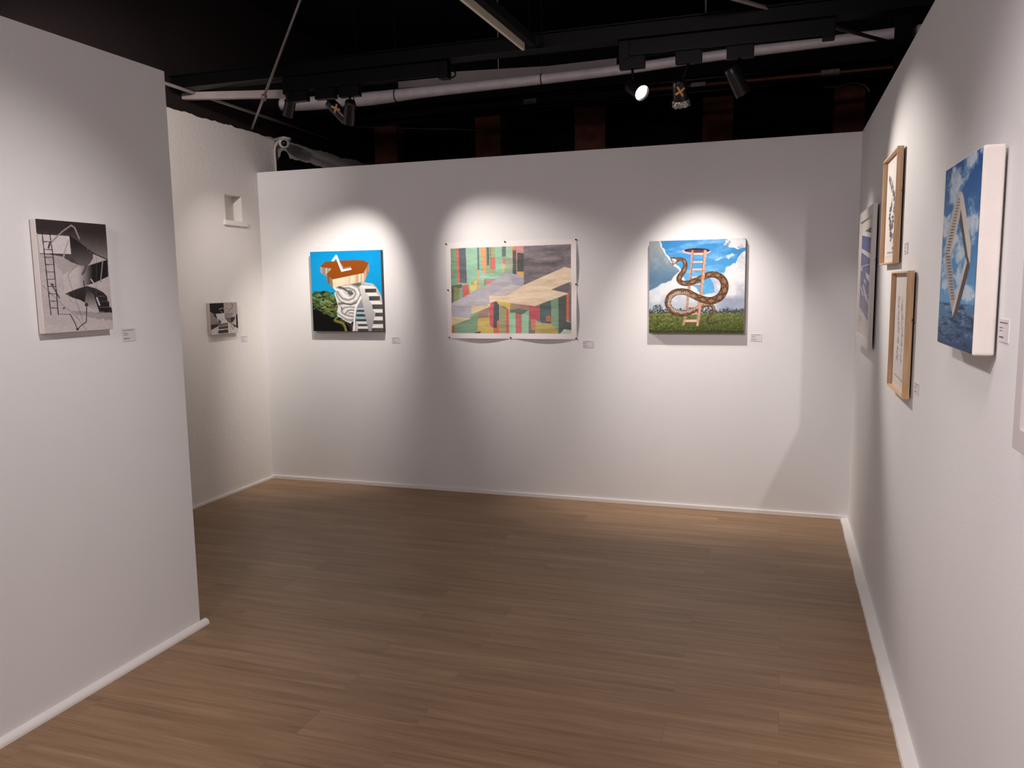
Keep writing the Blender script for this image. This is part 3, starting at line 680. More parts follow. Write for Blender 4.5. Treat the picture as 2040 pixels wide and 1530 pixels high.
# ------------------------------------------------------------------ artwork 4: ribbon and stairs, black and white
def art_ribbon():
    A = Art(310, 400, [(155, 120), (870, 185), (940, 1250), (235, 1295)], (198, 190, 190))
    X, Y = A.X, A.Y
    A.put(np.ones(X.shape, bool), lambda x, y: lerpc((186, 178, 178), (204, 196, 196), fbm(x/200, y/200, 3)))
    A.poly([(150, 100), (900, 100), (885, 545), (700, 470), (520, 320), (180, 282), (160, 250)], lambda x, y: lerpc((56, 50, 50), (168, 158, 158), np.clip((y-200-.08*x)/330, 0, 1)**1.1+.08*(fbm(x/60, y/90, 5)-.5)))
    A.poly([(195, 485), (420, 495), (560, 570), (640, 610), (500, 670), (430, 690), (400, 640), (300, 560)], (166, 158, 158), .5, warp=20)
    A.poly([(176, 276), (502, 298), (516, 484), (196, 472)], (220, 212, 212)); A.line([(196, 474), (516, 486)], 8, (50, 46, 46))
    A.poly([(500, 298), (600, 372), (740, 482), (738, 530), (680, 600), (640, 605), (560, 565), (515, 484)], lambda x, y: lerpc((46, 40, 42), (120, 112, 112), (y-380)/240))
    A.poly([(200, 476), (515, 486), (560, 562), (640, 608), (520, 566), (420, 505), (330, 488)], (84, 76, 78))
    A.poly([(740, 484), (884, 538), (680, 602), (728, 540)], (196, 188, 188))
    A.line([(500, 300), (590, 360), (680, 430), (760, 485), (884, 540)], 9, (36, 32, 34)); A.line([(725, 485), (738, 520), (700, 580), (640, 625)], 5, (70, 64, 64))
    A.poly([(428, 692), (570, 615), (640, 606), (680, 602), (886, 542), (892, 712), (742, 780), (640, 812), (450, 888), (436, 800)], lambda x, y: lerpc((204, 196, 196), (34, 30, 32), np.clip((x-560)/175, 0, 1)**1.6))
    A.poly([(448, 886), (560, 840), (672, 808), (760, 832), (838, 874), (878, 915), (882, 965), (898, 972), (902, 1028), (922, 1034), (932, 1084), (800, 1082), (745, 1052), (668, 990), (600, 950), (520, 925)],
           lambda x, y: lerpc((56, 50, 52), (40, 36, 38), (y-850)/150))
    A.poly([(668, 822), (738, 888), (760, 960), (800, 1088), (742, 1070), (680, 1018), (650, 970)], lambda x, y: lerpc((70, 64, 66), (196, 188, 188), (y-860)/200))
    for p in ([(780, 915), (880, 912)], [(790, 968), (896, 966)], [(800, 1030), (918, 1026)]): A.line(p, 5, (122, 114, 116))
    A.poly([(500, 1065), (940, 1078), (945, 1170), (700, 1130), (560, 1100)], (140, 132, 132), .55, warp=16)
    A.poly([(235, 1215), (940, 1180), (945, 1260), (235, 1300)], (206, 196, 196), .5)
    for p in ([(218, 235), (222, 262), (298, 1100)], [(306, 240), (300, 268), (332, 520), (375, 1100)]): A.line(p, 9, (44, 40, 42))
    for i, y in enumerate((352, 432, 512, 585, 660, 735, 808, 883, 960, 1030)):
        t = (y-262)/838; A.line([(222+76*t, y), (304+71*t, y+2)], 7, (52, 48, 48))
    A.line([(376, 1095), (495, 1098)], 5, (80, 74, 76))
    A.line([(285, 410), (330, 345), (430, 250), (520, 190), (555, 215), (600, 325)], 15, (162, 154, 154)); A.line([(285, 415), (300, 365)], 18, (80, 74, 74))
    A.line([(485, 350), (455, 440), (430, 540)], 15, (184, 176, 176))
    A.line([(305, 780), (345, 850), (388, 928)], 10, (52, 48, 50)); A.ell(318, 790, 16, 8, (60, 56, 56))
    A.line([(215, 795), (420, 1000), (560, 1120), (660, 1258)], 4, (104, 96, 98)); A.ell(432, 1035, 14, 8, (90, 84, 84))
    A.line([(495, 1095), (545, 1190), (568, 1255), (600, 1220), (662, 1178), (668, 1000)], 9, (62, 56, 58)); A.ell(570, 1252, 14, 12, (58, 52, 54)); A.ell(665, 1000, 18, 20, (60, 56, 58))
    A.line([(575, 590), (478, 690), (530, 870), (635, 1185)], 3, (90, 84, 86)); A.line([(640, 755), (655, 890)], 9, (56, 50, 52))
    A.line([(668, 598), (650, 650), (628, 685)], 20, (92, 86, 86)); A.line([(775, 500), (765, 910)], 3, (110, 104, 104))
    A.line([(836, 560), (826, 650), (812, 768)], 12, (150, 142, 142)); A.line([(772, 930), (800, 1005)], 16, (204, 198, 198)); A.line([(680, 370), (684, 440)], 10, (100, 94, 96))
    A.line([(700, 470), (780, 410), (782, 500)], 4, (120, 114, 114)); A.line([(480, 890), (500, 970), (545, 975)], 6, (160, 150, 150)); A.line([(715, 740), (740, 775)], 12, (210, 202, 202))
    A.grain(.07, 14, 5)
    return A

# ------------------------------------------------------------------ artwork 5: small black and white stair collage
def art_small():
    A = Art(170, 150, [(215, 310), (915, 268), (960, 1040), (270, 1105)], (182, 172, 166))
    A.poly([(570, 280), (930, 262), (935, 560), (860, 600), (620, 690), (590, 560)], (172, 162, 156))
    A.poly([(200, 315), (572, 290), (586, 552), (330, 578), (228, 520)], (30, 22, 22))
    A.poly([(228, 525), (330, 580), (445, 700), (450, 835), (255, 855)], (138, 130, 126)); A.poly([(320, 580), (380, 575), (420, 700), (340, 640)], (52, 44, 44))
    A.poly([(378, 575), (592, 552), (606, 680), (692, 790), (560, 832), (480, 822), (425, 740)], (212, 206, 202))
    A.line([(400, 640), (590, 730)], 6, (150, 144, 140)); A.line([(540, 560), (545, 800)], 6, (160, 152, 148))
    A.poly([(248, 850), (445, 828), (440, 884), (262, 985)], (58, 50, 50)); A.poly([(272, 985), (440, 885), (445, 1092), (270, 1108)], (206, 198, 192))
    A.poly([(440, 700), (520, 760), (500, 830), (440, 830)], (100, 92, 90))
    A.poly([(448, 835), (684, 786), (694, 868), (450, 905)], (110, 102, 100)); A.poly([(448, 892), (692, 866), (694, 945), (450, 968)], (74, 66, 66)); A.line([(450, 900), (690, 862)], 12, (196, 188, 184))
    A.line([(448, 976), (700, 948)], 18, (210, 204, 198)); A.poly([(440, 995), (700, 962), (706, 1044), (445, 1072)], (64, 52, 50))
    A.poly([(602, 680), (750, 660), (860, 620), (880, 690), (800, 790), (720, 800)], (108, 98, 94)); A.poly([(745, 680), (870, 625), (850, 710), (780, 800)], (58, 50, 50))
    A.poly([(890, 590), (938, 568), (960, 935), (905, 890)], (34, 26, 28)); A.line([(872, 582), (898, 885)], 16, (214, 206, 200)); A.line([(820, 640), (850, 625)], 18, (200, 192, 186))
    A.poly([(690, 792), (830, 855), (955, 935), (965, 1045), (700, 1082)], (204, 196, 190)); A.poly([(785, 815), (950, 885), (956, 940), (830, 872)], (58, 50, 50))
    A.line([(770, 790), (790, 900), (830, 975)], 12, (70, 62, 62)); A.line([(740, 830), (770, 1060)], 8, (150, 140, 136)); A.line([(850, 880), (850, 925)], 12, (60, 52, 52))
    A.line([(460, 455), (520, 432), (590, 425)], 16, (196, 190, 186)); A.line([(500, 500), (560, 560)], 12, (180, 172, 168))
    A.line([(590, 430), (680, 440), (730, 470), (700, 500), (640, 560)], 12, (132, 124, 120)); A.line([(775, 290), (805, 350), (790, 410), (730, 460)], 16, (116, 108, 104)); A.line([(812, 430), (818, 590)], 8, (140, 132, 128))
    A.poly([(590, 560), (820, 540), (800, 630), (640, 680), (604, 670)], (126, 118, 116), .6)
    A.grain(.08, 22, 5)
    return A

# ------------------------------------------------------------------ artwork 6: stair diamond over the sea
def art_sea():
    A = Art(190, 420, [(160, 243), (402, 80), (308, 1355), (75, 1288)], (50, 98, 158))
    X, Y = A.X, A.Y; U, V = A.U, A.V
    A.put(np.ones(X.shape, bool), lambda x, y: lerpc((40, 86, 150), (96, 154, 200), (y-150)/850))
    c = fbm(U*3+V*5.5, V*7-U*3.5, 5, 5)
    reg = np.zeros(X.shape)
    for (cx, cy, rx, ry, k) in ((.72, .04, .42, .09, 1.1), (.38, .13, .26, .12, 1.0), (.12, .33, .32, .10, 1), (.85, .36, .26, .13, 1), (.45, .50, .38, .12, .8), (.6, .62, .4, .09, .6), (.15, .52, .3, .12, .7), (.65, .70, .4, .05, 1.1), (.2, .66, .3, .04, .5)):
        reg = np.maximum(reg, k*np.exp(-(((U-cx)/rx)**2+((V-cy)/ry)**2)*1.6))
    st_ = fbm(U*5+V*26, V*7-U*4.5, 15, 5); t = np.clip((reg*.75+1.5*(c-.5)+1.1*(st_-.5)-.22)*2.4, 0, .95)*(.62+.6*fbm(U*14+V*9, V*30-U*14, 8, 4))
    A.I[:] = lerpc(A.I, np.broadcast_to((200, 214, 224), A.I.shape), t)
    hz = 1040
    s = Y > hz
    wv = fbm(U*5+V*2, V*60, 9, 5); w2 = fbm(U*12, V*110+3*U, 19, 4)
    dk = np.clip((Y-hz)/300, 0, 1)
    sea = lerpc(lerpc((84, 130, 170), (40, 62, 104), dk), np.array((24, 36, 66)), np.clip((wv-.5)*4.5, 0, .85))
    sea = lerpc(sea, np.array((150, 180, 204)), np.clip((w2-.60)*5, 0, .7)*(1-.4*dk))
    sea = lerpc(sea, np.array((96, 96, 118)), np.clip((fbm(U*2, V*14, 29, 3)-.5)*3, 0, .6)*dk*(U < .5))
    A.I[s] = sea[s]
    A.line([(90, 1036), (340, 1042)], 5, (60, 108, 150))
    lt = (192, 184, 176)
    # far limbs with the stair treads
    A.poly([(246, 352), (262, 352), (256, 462), (236, 530), (180, 742), (138, 742), (152, 640), (200, 470)], lt)
    A.poly([(138, 742), (180, 742), (192, 900), (206, 1005), (196, 1085), (184, 1132), (164, 990), (146, 860)], (172, 166, 162))
    for k in range(34):
        y = 400+k*18.5
        if y < 742:
            t_ = (y-400)/342; x0 = 236-t_*92; wd = 14+6*t_
        else:
            t_ = (y-742)/300; x0 = 150+t_*34; wd = 22-10*t_
        A.line([(x0, y), (x0+wd, y-3)], 8, (96, 92, 94) if y > 560 else (120, 116, 118))
    A.line([(250, 470), (226, 560), (186, 720)], 4, (220, 214, 208))
    A.poly([(258, 350), (270, 372), (316, 668), (306, 785), (292, 742), (252, 462), (246, 400)], (206, 198, 190))
    A.poly([(252, 456), (292, 735), (306, 782), (284, 788), (242, 520), (244, 500)], (84, 78, 76))
    A.poly([(279, 742), (290, 790), (184, 1128), (180, 1090), (205, 1000)], (200, 194, 188))
    A.poly([(284, 784), (306, 780), (302, 812), (206, 1132), (180, 1130), (196, 1085)], (78, 72, 72))
    A.grain(.05, 6, 5, 3, 1)
    return A

# ------------------------------------------------------------------ small framed works
def art_marks(kind):
    if kind == 'upper': A = Art(150, 210, [(0, 0), (100, 0), (100, 100), (0, 100)], (226, 220, 215))
    else: A = Art(150, 210, [(0, 0), (100, 0), (100, 100), (0, 100)], (222, 215, 212))
    rg = random.Random(3 if kind == 'upper' else 8)
    ink = (96, 88, 92) if kind == 'upper' else (150, 143, 148)
    def glyph(x, y, s, sl=0):
        for k in range(rg.randint(3, 5)):
            a = rg.choice((0, .1, 1.5, 1.6, .8, 2.3))+sl; L = s*rg.uniform(.5, 1.2); ox, oy = rg.uniform(-s, s)*.6, rg.uniform(-s, s)*.6
            dx, dy = math.cos(a)*L*1.5, math.sin(a)*L*.8
            A.line([(x+ox-dx, y+oy-dy), (x+ox+dx*.2, y+oy), (x+ox+dx, y+oy+dy)], s*.42, ink, .85)
    if kind == 'upper':
        path = [(18, 12), (28, 19), (40, 25), (52, 30), (60, 35), (70, 41), (72, 47), (70, 52), (44, 45), (34, 52), (30, 59), (36, 64), (62, 62), (58, 67), (40, 70), (44, 75), (52, 80), (74, 82), (80, 87), (76, 92)]
        for x, y in path:
            glyph(x, y, 5.4); glyph(x+rg.uniform(-8, 8), y+rg.uniform(-3, 3), 4.2)
        A.line([(22, 96), (70, 97)], 1.6, (150, 143, 145))
    else:
        for r in range(13):
            y = 17+r*4.9
            for cx in (22, 50, 78):
                if rg.random() < .93: glyph(cx+r*.6+rg.uniform(-4, 4), y+cx*.03+rg.uniform(-1, 1), 3.3, .2)
        A.line([(12, 95), (80, 97)], 1.2, (160, 153, 156))
    A.grain(.03, 12, 4)
    return A

def art_windows():
    A = Art(150, 330, [(125, 262), (205, 215), (186, 1335), (92, 1290)], (216, 211, 212))
    blue = lambda a, b_, y0, y1: (lambda x, y: lerpc(a, b_, (y-y0)/(y1-y0)))
    A.poly([(125, 300), (215, 325), (215, 1210), (95, 1210)], blue((104, 114, 152), (166, 162, 174), 300, 1250))
    A.poly([(150, 270), (212, 225), (212, 290)], (112, 106, 118)); A.poly([(120, 282), (212, 292), (212, 332), (120, 306)], (222, 217, 218))
    A.poly([(110, 422), (212, 490), (212, 545), (110, 458)], (212, 208, 212)); A.line([(112, 612), (205, 576)], 6, (224, 220, 224))
    A.poly([(112, 600), (130, 615), (128, 660), (110, 650)], (196, 192, 200)); A.poly([(158, 665), (200, 705), (198, 780), (164, 722)], (218, 214, 218))
    A.poly([(142, 735), (158, 755), (160, 790), (144, 770)], (200, 196, 202))
    A.poly([(130, 800), (140, 805), (200, 1040), (200, 1075), (150, 930)], (204, 200, 204)); A.poly([(108, 812), (120, 835), (140, 905), (128, 912)], (208, 204, 208))
    A.line([(100, 918), (200, 918)], 5, (214, 210, 214)); A.poly([(98, 1060), (130, 1110), (200, 1270), (200, 1340), (90, 1300)], (212, 207, 209))
    A.poly([(98, 1150), (115, 1165), (128, 1235), (98, 1230)], (180, 176, 184), .6)
    A.grain(.05, 30, 4)
    return A

# ------------------------------------------------------------------ hung things
RZ_BACK, RZ_RIGHT, RZ_LEFT = 0.0, -math.pi/2, math.pi/2

def canvas(name, loc, rz, W, H, d0, d, art, body_mats, label, cat='painting', group=None, gain=1.0, bevel=.004, front_inset=.0015):
    """stretched canvas: box body standing off the wall with the painted face on it. local -Y faces the room"""
    t = empty(name, loc, rz, label, cat, group)
    b_ = BM(); box(b_, -W/2, W/2, -(d-.0006), -d0, 0, H, bevel)
    if len(body_mats) > 1:
        for f in b_.faces:
            if f.normal.x > .7: f.material_index = 1
    b_.normal_update()
    if len(body_mats) > 1:
        for f in b_.faces: f.material_index = 1 if f.normal.x > .5 else 0
    body = obj('stretched_canvas', b_, body_mats, t)
    art.mesh('painted_face', W-2*front_inset, H-2*front_inset, -d-.0002, t, M_PAINT, z0=front_inset, gain=gain)
    # wall cleat behind
    b_ = BM(); box(b_, -W*.3, W*.3, -d0-.001, 0, H*.82, H*.9); obj('hanging_cleat', b_, M_BACK, t)
    return t

canvas('canvas_painting', (-3.585, 0, 1.207), RZ_BACK, .606, .608, .006, .04, art_swirl(), [M_DARKEDGE],
       'square blue painting of a brown slab over a grey swirl and striped stairs', gain=1.0, bevel=.002)
canvas('canvas_painting', (-.978, 0, 1.206), RZ_BACK, .618, .612, .006, .045, art_snake(), [M_CANVASGREY],
       'square painting of a brown snake winding round a ladder under a cloudy sky', gain=.92, bevel=.003)
canvas('canvas_painting', (XP, -3.131, 1.394), RZ_LEFT, .312, .404, .004, .03, art_ribbon(), [M_CANVAS],
       'black and white painting of a ladder and curling ribbon stairs on the left partition', gain=.95, bevel=.003)
canvas('canvas_painting', (XL, -.53, 1.214), RZ_LEFT, .308, .229, .004, .03, art_small(), [M_CANVASGREY],
       'small black and white stair collage on the rough plaster wall', gain=.95, bevel=.003)
canvas('canvas_painting', (0, -3.265, 1.374), RZ_RIGHT, .414, .453, .006, .05, art_sea(), [M_CANVAS],
       'thick edged painting of a stair diamond hovering above a blue sea', gain=1.0, bevel=.007, front_inset=.004)

def framed(name, loc, rz, W, H, d0, d, fw, recess, art, m_frame, label, gain, mat_margin=0.0, group=None, face_mat=None, win=None):
    t = empty(name, loc, rz, label, 'framed print', group)
    b_ = BM()
    # four mitred bars with a rectangular section
    outer = [(-W/2, 0), (W/2, 0), (W/2, H), (-W/2, H)]; inner = [(-W/2+fw, fw), (W/2-fw, fw), (W/2-fw, H-fw), (-W/2+fw, H-fw)]
    def ring(pts, y): return [b_.verts.new((x, y, z)) for x, z in pts]
    ch = .0012
    o2 = [(x+(ch if x < 0 else -ch), z+(ch if z < H/2 else -ch)) for x, z in outer]
    R = [ring(outer, -d0), ring(outer, -d+ch), ring(o2, -d), ring(inner, -d), ring(inner, -d+recess), ring(inner, -d0)]
    for a, c in zip(R, R[1:]+R[:1]):
        for k in range(4): b_.faces.new((a[k], a[(k+1) % 4], c[(k+1) % 4], c[k]))
    bmesh.ops.recalc_face_normals(b_, faces=b_.faces)
    fr = obj('frame', b_, m_frame, t)
    b_ = BM(); box(b_, -W/2+fw*.6, W/2-fw*.6, -d0-.0025, -d0-.0005, fw*.6, H-fw*.6); obj('backing_board', b_, M_BACK, t)
    x0, x1, z0, z1 = -W/2+fw, W/2-fw, fw, H-fw
    if mat_margin:
        b_ = BM(); box(b_, x0, x1, -d+recess-.0005, -d+recess+.002, z0, z1); obj('mount_board', b_, face_mat or M_CARD, t)
        yy = -d+recess-.0012
    else: yy = -d+recess
    o = art.mesh('paper_sheet', x1-x0-2*mat_margin, z1-z0-2*mat_margin, yy, t, M_INKED, z0=z0+mat_margin, gain=gain)
    b_ = BM(); tube(b_, [(W*.42, -d0-.004, H*.62), (W/2+.004, -d0-.001, H*.62), (W/2+.005, -.003, H*.60)], .0025, 8); obj('hanging_hook', b_, M_PIN, t)
    b_ = BM(); box(b_, -W*.3, W*.3, -d0-.001, 0, H*.85, H*.9); obj('hanging_cleat', b_, M_BACK, t)
    return t
M_MOUNT = mat('warm_mount_board', (214, 205, 198), .8)
framed('framed_print', (0, -1.69, 1.608), RZ_RIGHT, .45, .455, .007, .031, .0065, .018, art_marks('upper'), M_WOOD,
       'pale wood framed print of dark grey script, hung above the other wood frame', .95, .028, face_mat=M_MOUNT)
framed('framed_print', (0, -2.112, 1.118), RZ_RIGHT, .428, .455, .007, .031, .0065, .018, art_marks('lower'), M_WOOD,
       'pale wood framed print of faint letter rows, hung below the other wood frame', .95, .028, face_mat=M_MOUNT)
framed('framed_print', (0, -.77, 1.192), RZ_RIGHT, .70, .722, .012, .032, .052, .008, art_windows(), M_WHITEFRAME,
       'white framed print of slanting blue and white shapes nearest the corner', .95, .045, face_mat=M_MOUNT)

def art_plain():
    A = Art(60, 60, [(0, 0), (100, 0), (100, 100), (0, 100)], (214, 205, 190)); A.grain(.05, 20); return A
framed('framed_print', (0, -4.045, 1.225), RZ_RIGHT, .60, .72, .01, .03, .042, .014, art_plain(), M_GREYFRAME,
       'white frame corner cut off by the right edge of the photo', .95, .05, face_mat=M_MOUNT)

# unframed print pinned flat to the back wall
def pinned_print():
    t = empty('pinned_print', (-2.283, 0, 1.158), 0, 'large unframed watercolour of coloured building blocks pinned to the wall', 'print')
    W, H = .976, .694
    def relief(U, V):
        r = .0012+0*U
        r = r+.016*np.abs(np.sin(2*math.pi*U*.985))**1.2*np.clip((V-.62)/.38, 0, 1)**1.6      # bottom edge bellies out between pins
        r = r+.009*np.abs(np.sin(2*math.pi*V))**1.2*np.clip((U-.84)/.16, 0, 1)**1.6            # right edge too
        r = r+.003*np.abs(np.sin(2*math.pi*U))*np.clip((.12-V)/.12, 0, 1)
        return r
    art_blocks().mesh('paper_sheet', W, H, 0, t, M_INKED, gain=1.08, relief=relief)
    return t
pinned_print()

def pin_mesh():
    b_ = BM()
    tube(b_, [(0, 0, 0), (0, -.004, 0)], .001, 8)
    tube(b_, [(0, -.003, 0), (0, -.0045, 0), (0, -.006, 0)], [.0052, .0058, .0035], 14)
    return b_
pins = [((-2.769, 1.844), 'at the top left corner'), ((-2.317, 1.847), 'at the middle of the top edge'), ((-1.799, 1.846), 'at the top right corner'),
        ((-2.762, 1.511), 'halfway down the left edge'), ((-1.799, 1.540), 'halfway down the right edge'), ((-2.761, 1.164), 'at the bottom left corner'),
        ((-2.284, 1.165), 'at the middle of the bottom edge'), ((-1.800, 1.164), 'at the bottom right corner')]
p0 = None
for (x, z), where in pins:
    if p0 is None:
        p0 = obj('push_pin', pin_mesh(), M_PIN, None, True); o = p0
    else:
        o = p0.copy(); COL.objects.link(o)
    o.location = (x, -.001, z); tag(o, 'small dark push pin %s of the pinned watercolour' % where, 'push pin', 'pins of the watercolour')

# ------------------------------------------------------------------ wall labels
def wall_label(loc, rz, W, H, label, bold=(.62, .9)):
    t = empty('wall_label', loc, rz, label, 'label', 'artwork labels')
    b_ = BM(); box(b_, -W/2, W/2, -.0022, 0, 0, H, .0004); obj('label_card', b_, M_CARD, t)
    b_ = BM()
    def ln(x0, x1, z, h):
        # short word-like strokes
        x = x0*W-W/2; r = random.Random(int(z*1000)+int(W*999))
        while x < x1*W-W/2-.002:
            wd = r.uniform(.004, .010); box(b_, x, min(x+wd, x1*W-W/2), -.0026, -.0021, z*H, z*H+h*H); x += wd+.0016
    ln(.08, .86, .82, .045); ln(.08, .42, .60, .035); ln(.08, .40, .47, .035); ln(.08, .52, .18, .06)
    obj('printed_lines', b_, M_INK, t)
    return t
wall_label((XP, -2.870, 1.339), RZ_LEFT, .070, .053, 'white label card on the left partition, right of the ribbon stairs painting')
wall_label((XL, -.274, 1.137), RZ_LEFT, .080, .046, 'pale label card on the plaster wall, right of the small collage')
wall_label((-3.199, 0, 1.116), RZ_BACK, .072, .048, 'small label card right of the blue slab painting')
wall_label((-1.717, 0, 1.100), RZ_BACK, .076, .050, 'small label card right of the pinned watercolour')
wall_label((-.593, 0, 1.154), RZ_BACK, .072, .050, 'small label card right of the snake painting')
wall_label((0, -3.517, 1.408), RZ_RIGHT, .078, .049, 'label card on the right wall, beside the thick sea painting')
wall_label((0, -2.046, 1.640), RZ_RIGHT, .080, .042, 'faint label card on the right wall, beside the upper wood frame')
wall_label((0, -2.440, 1.150), RZ_RIGHT, .080, .042, 'faint label card on the right wall, beside the lower wood frame')

# ------------------------------------------------------------------ ceiling hardware
# black steel joist and the lighting tracks under it, all parallel to the back wall
b = BM(); box(b, XL, 2.4, -.90, -.82, 2.875, 2.95, .004); box(b, XL, 2.4, -.92, -.80, 2.87, 2.876); box(b, XL, 2.4, -.92, -.80, 2.948, 2.955)
tag(obj('steel_joist', b, M_BLACKMETAL), 'long black steel joist running above the lighting tracks', 'joist')
b = BM(); prev = None
for (x, z) in ((XL, 2.876), (-3.54, 2.822)):
    ring = [b.verts.new((x, y, zz)) for y, zz in ((-.80, z), (-.76, z), (-.76, z-.046), (-.80, z-.046))]
    if prev:
        for k in range(4): b.faces.new((prev[k], prev[(k+1) % 4], ring[(k+1) % 4], ring[k]))
    else: b.faces.new(ring)
    prev = ring
b.faces.new(prev[::-1]); bmesh.ops.recalc_face_normals(b, faces=b.faces)
tag(obj('cable_tray', b, M_GREYBEAM), 'short pale grey cable tray between the plaster wall and the left lighting track', 'cable tray')
b = BM(); prev = None
for (x, z) in ((-3.32, 3.168), (-2.81, 3.156), (-2.1, 3.128), (-1.60, 3.134)):
    ring = [b.verts.new((x, y, zz)) for y, zz in ((.42, z), (.47, z), (.47, z-.09), (.42, z-.09))]
    if prev:
        for k in range(4): b.faces.new((prev[k], prev[(k+1) % 4], ring[(k+1) % 4], ring[k]))
    else: b.faces.new(ring)
    prev = ring
b.faces.new(prev[::-1]); bmesh.ops.recalc_face_normals(b, faces=b.faces)
tube(b, [(-2.5, .445, 3.12), (-2.5, .445, CEIL)], .004, 6)
tag(obj('grey_beam', b, M_GREYBEAM), 'dull grey beam behind the silver duct, between the two spotlight groups', 'beam')
for (xa, xb, lab) in ((-3.50, -2.36, 'black lighting track on the left carrying three spotlights'), (-1.335, -.22, 'black lighting track on the right carrying three spotlights')):
    t = empty('lighting_track', ((xa+xb)/2, -.86, 2.87), 0, lab, 'lighting track')
    L = xb-xa
    b = BM(); box(b, -L/2, L/2, -.022, .028, -.078, 0, .002); box(b, -L/2, L/2, -.024, -.014, -.083, -.078); box(b, -L/2, L/2, .012, .022, -.083, -.078)
    obj('track_rail', b, M_BLACKMETAL, t)
    for s_ in (-1, 1):
        b = BM(); box(b, s_*(L/2-.03)-.03, s_*(L/2-.03)+.03, -.027, .034, -.10, 0, .003); obj('end_feed', b, M_BLACKMETAL, t)

def spotlight(lens, aim, top, label, lit=False, length=.135, r=.040, tape=False, foil=False, lamp=None, AW=.14):
    """lens = centre of the lamp mouth; aim = point it looks at; top = where its stem meets the track"""
    lens, aim, top = Vector(lens), Vector(aim), Vector(top)
    t = empty('track_spotlight', top, 0, label, 'spotlight', 'track spotlights')
    d = (aim-lens).normalized(); back = lens-d*length-top; ln = lens-top
    b_ = BM(); box(b_, -AW/2, AW/2, -.022, .022, -.065, .0, .003); obj('track_adapter', b_, M_BLACKMETAL, t)
    mid = back+d*length*.28
    b_ = BM(); tube(b_, [(0, 0, -.06), mid*.55+Vector((0, 0, -.03)), mid], .0065, 10); obj('stem', b_, M_BLACKMETAL, t, True)
    b_ = BM(); side = d.cross(Vector((0, 0, 1))).normalized()
    tube(b_, [mid-side*(r+.006), mid+side*(r+.006)], .007, 10); obj('pivot', b_, M_BLACKMETAL, t, True)
    b_ = BM()
    prof = [(0, r*.80), (.010, r*.93), (length*.25, r*.97), (length*.9, r), (length, r*1.02)]
    tube(b_, [back+d*a for a, _ in prof], [q for _, q in prof], 28, caps=False)
    b_.verts.ensure_lookup_table(); b_.faces.new(b_.verts[0:28][::-1])
    # inner reflector wall
    tube(b_, [back+d*length, back+d*(length-.012)], [r*1.02, r*.86], 28, caps=False)
    body = obj('lamp_body', b_, M_LAMP, t, True)
    b_ = BM(); c = ln-d*.012
    bmesh.ops.create_circle(b_, cap_ends=True, radius=r*.88, segments=28)
    q = d.to_track_quat('Z', 'Y')
    for v in b_.verts: v.co = c+(q @ v.co)
    obj('lens', b_, M_LIT if lit else M_LENS, t)
    if tape:
        toc = Vector((-.45, -5.46, 1.545))-lens; toc = (toc-d*toc.dot(d)).normalized(); s2 = d.cross(toc)
        b_ = BM()
        for ang in (.5, 2.0):
            for k in range(-6, 6):
                pts = []
                for (u, v) in ((k/6, -.18), ((k+1)/6, -.18), ((k+1)/6, .18), (k/6, .18)):
                    ua, va = u*.030, v*.030
                    x_ = ua*math.cos(ang)-va*math.sin(ang); y_ = ua*math.sin(ang)+va*math.cos(ang)
                    th = x_/r; pts.append(b_.verts.new(back+d*(length*.42+y_)+(toc*math.cos(th)+s2*math.sin(th))*(r+.0015)))
                b_.faces.new(pts)
        obj('tape_cross', b_, M_TAPE, t)
    if foil:
        b_ = BM(); n = 36; rg = random.Random(2); prev = None
        for j in range(5):
            ring = []
            for k in range(n):
                a = 2*math.pi*k/n; rr = r*1.04+rg.uniform(0, .006)+.002*j*.5
                s_ = q @ Vector((math.cos(a), math.sin(a), 0))
                ring.append(b_.verts.new(back+d*(length*.82+j*.009+rg.uniform(-.003, .003))+s_*rr))
            if prev:
                for k in range(n): b_.faces.new((prev[k], prev[(k+1) % n], ring[(k+1) % n], ring[k]))
            prev = ring
        obj('foil_wrap', b_, M_FOIL, t)
    if lamp:
        power, ang, blend = lamp[:3]; col = lamp[3] if len(lamp) > 3 else WARM
        o = spot('spot_lamp', lens+d*.004, aim, power, ang, blend, col, .03)
    return t

# right-hand cluster
spotlight((-1.205, -.87, 2.585), (0, -1.98, 1.55), (-1.262, -.86, 2.785), 'lit track spotlight facing the viewer, its lamp glowing white', lit=True, r=.042, lamp=(135, 50, .75))
spotlight((-1.005, -.755, 2.535), (-.93, 0, 1.12), (-.955, -.86, 2.785), 'black track spotlight with an orange tape cross and foil round its mouth', tape=True, foil=True, r=.042, lamp=(122, 62, 1))
spotlight((-.665, -.87, 2.53), (0, -.48, 1.2), (-.686, -.86, 2.785), 'black track spotlight at the right end, tilted toward the right wall', r=.042, length=.16, lamp=(38, 54, .9))
# left-hand cluster
spotlight((-3.08, -.80, 2.575), (-3.72, 0, 1.28), (-3.03, -.86, 2.785), 'black upright track spotlight at the right of the left cluster', r=.036, length=.15, lamp=(135, 58, .95))
spotlight((-3.15, -.70, 2.62), (-1.88, 0, 1.1), (-3.20, -.86, 2.785), 'black track spotlight tilted right, with a tape cross, in the left cluster', tape=True, foil=False, r=.038, length=.16, lamp=(150, 55, 1))
spotlight((-3.54, -.78, 2.66), (XL, -.30, 1.15), (-3.40, -.86, 2.785), 'black track spotlight at the left of the left cluster, turned to the plaster wall', r=.036, lamp=(26, 72, 1))

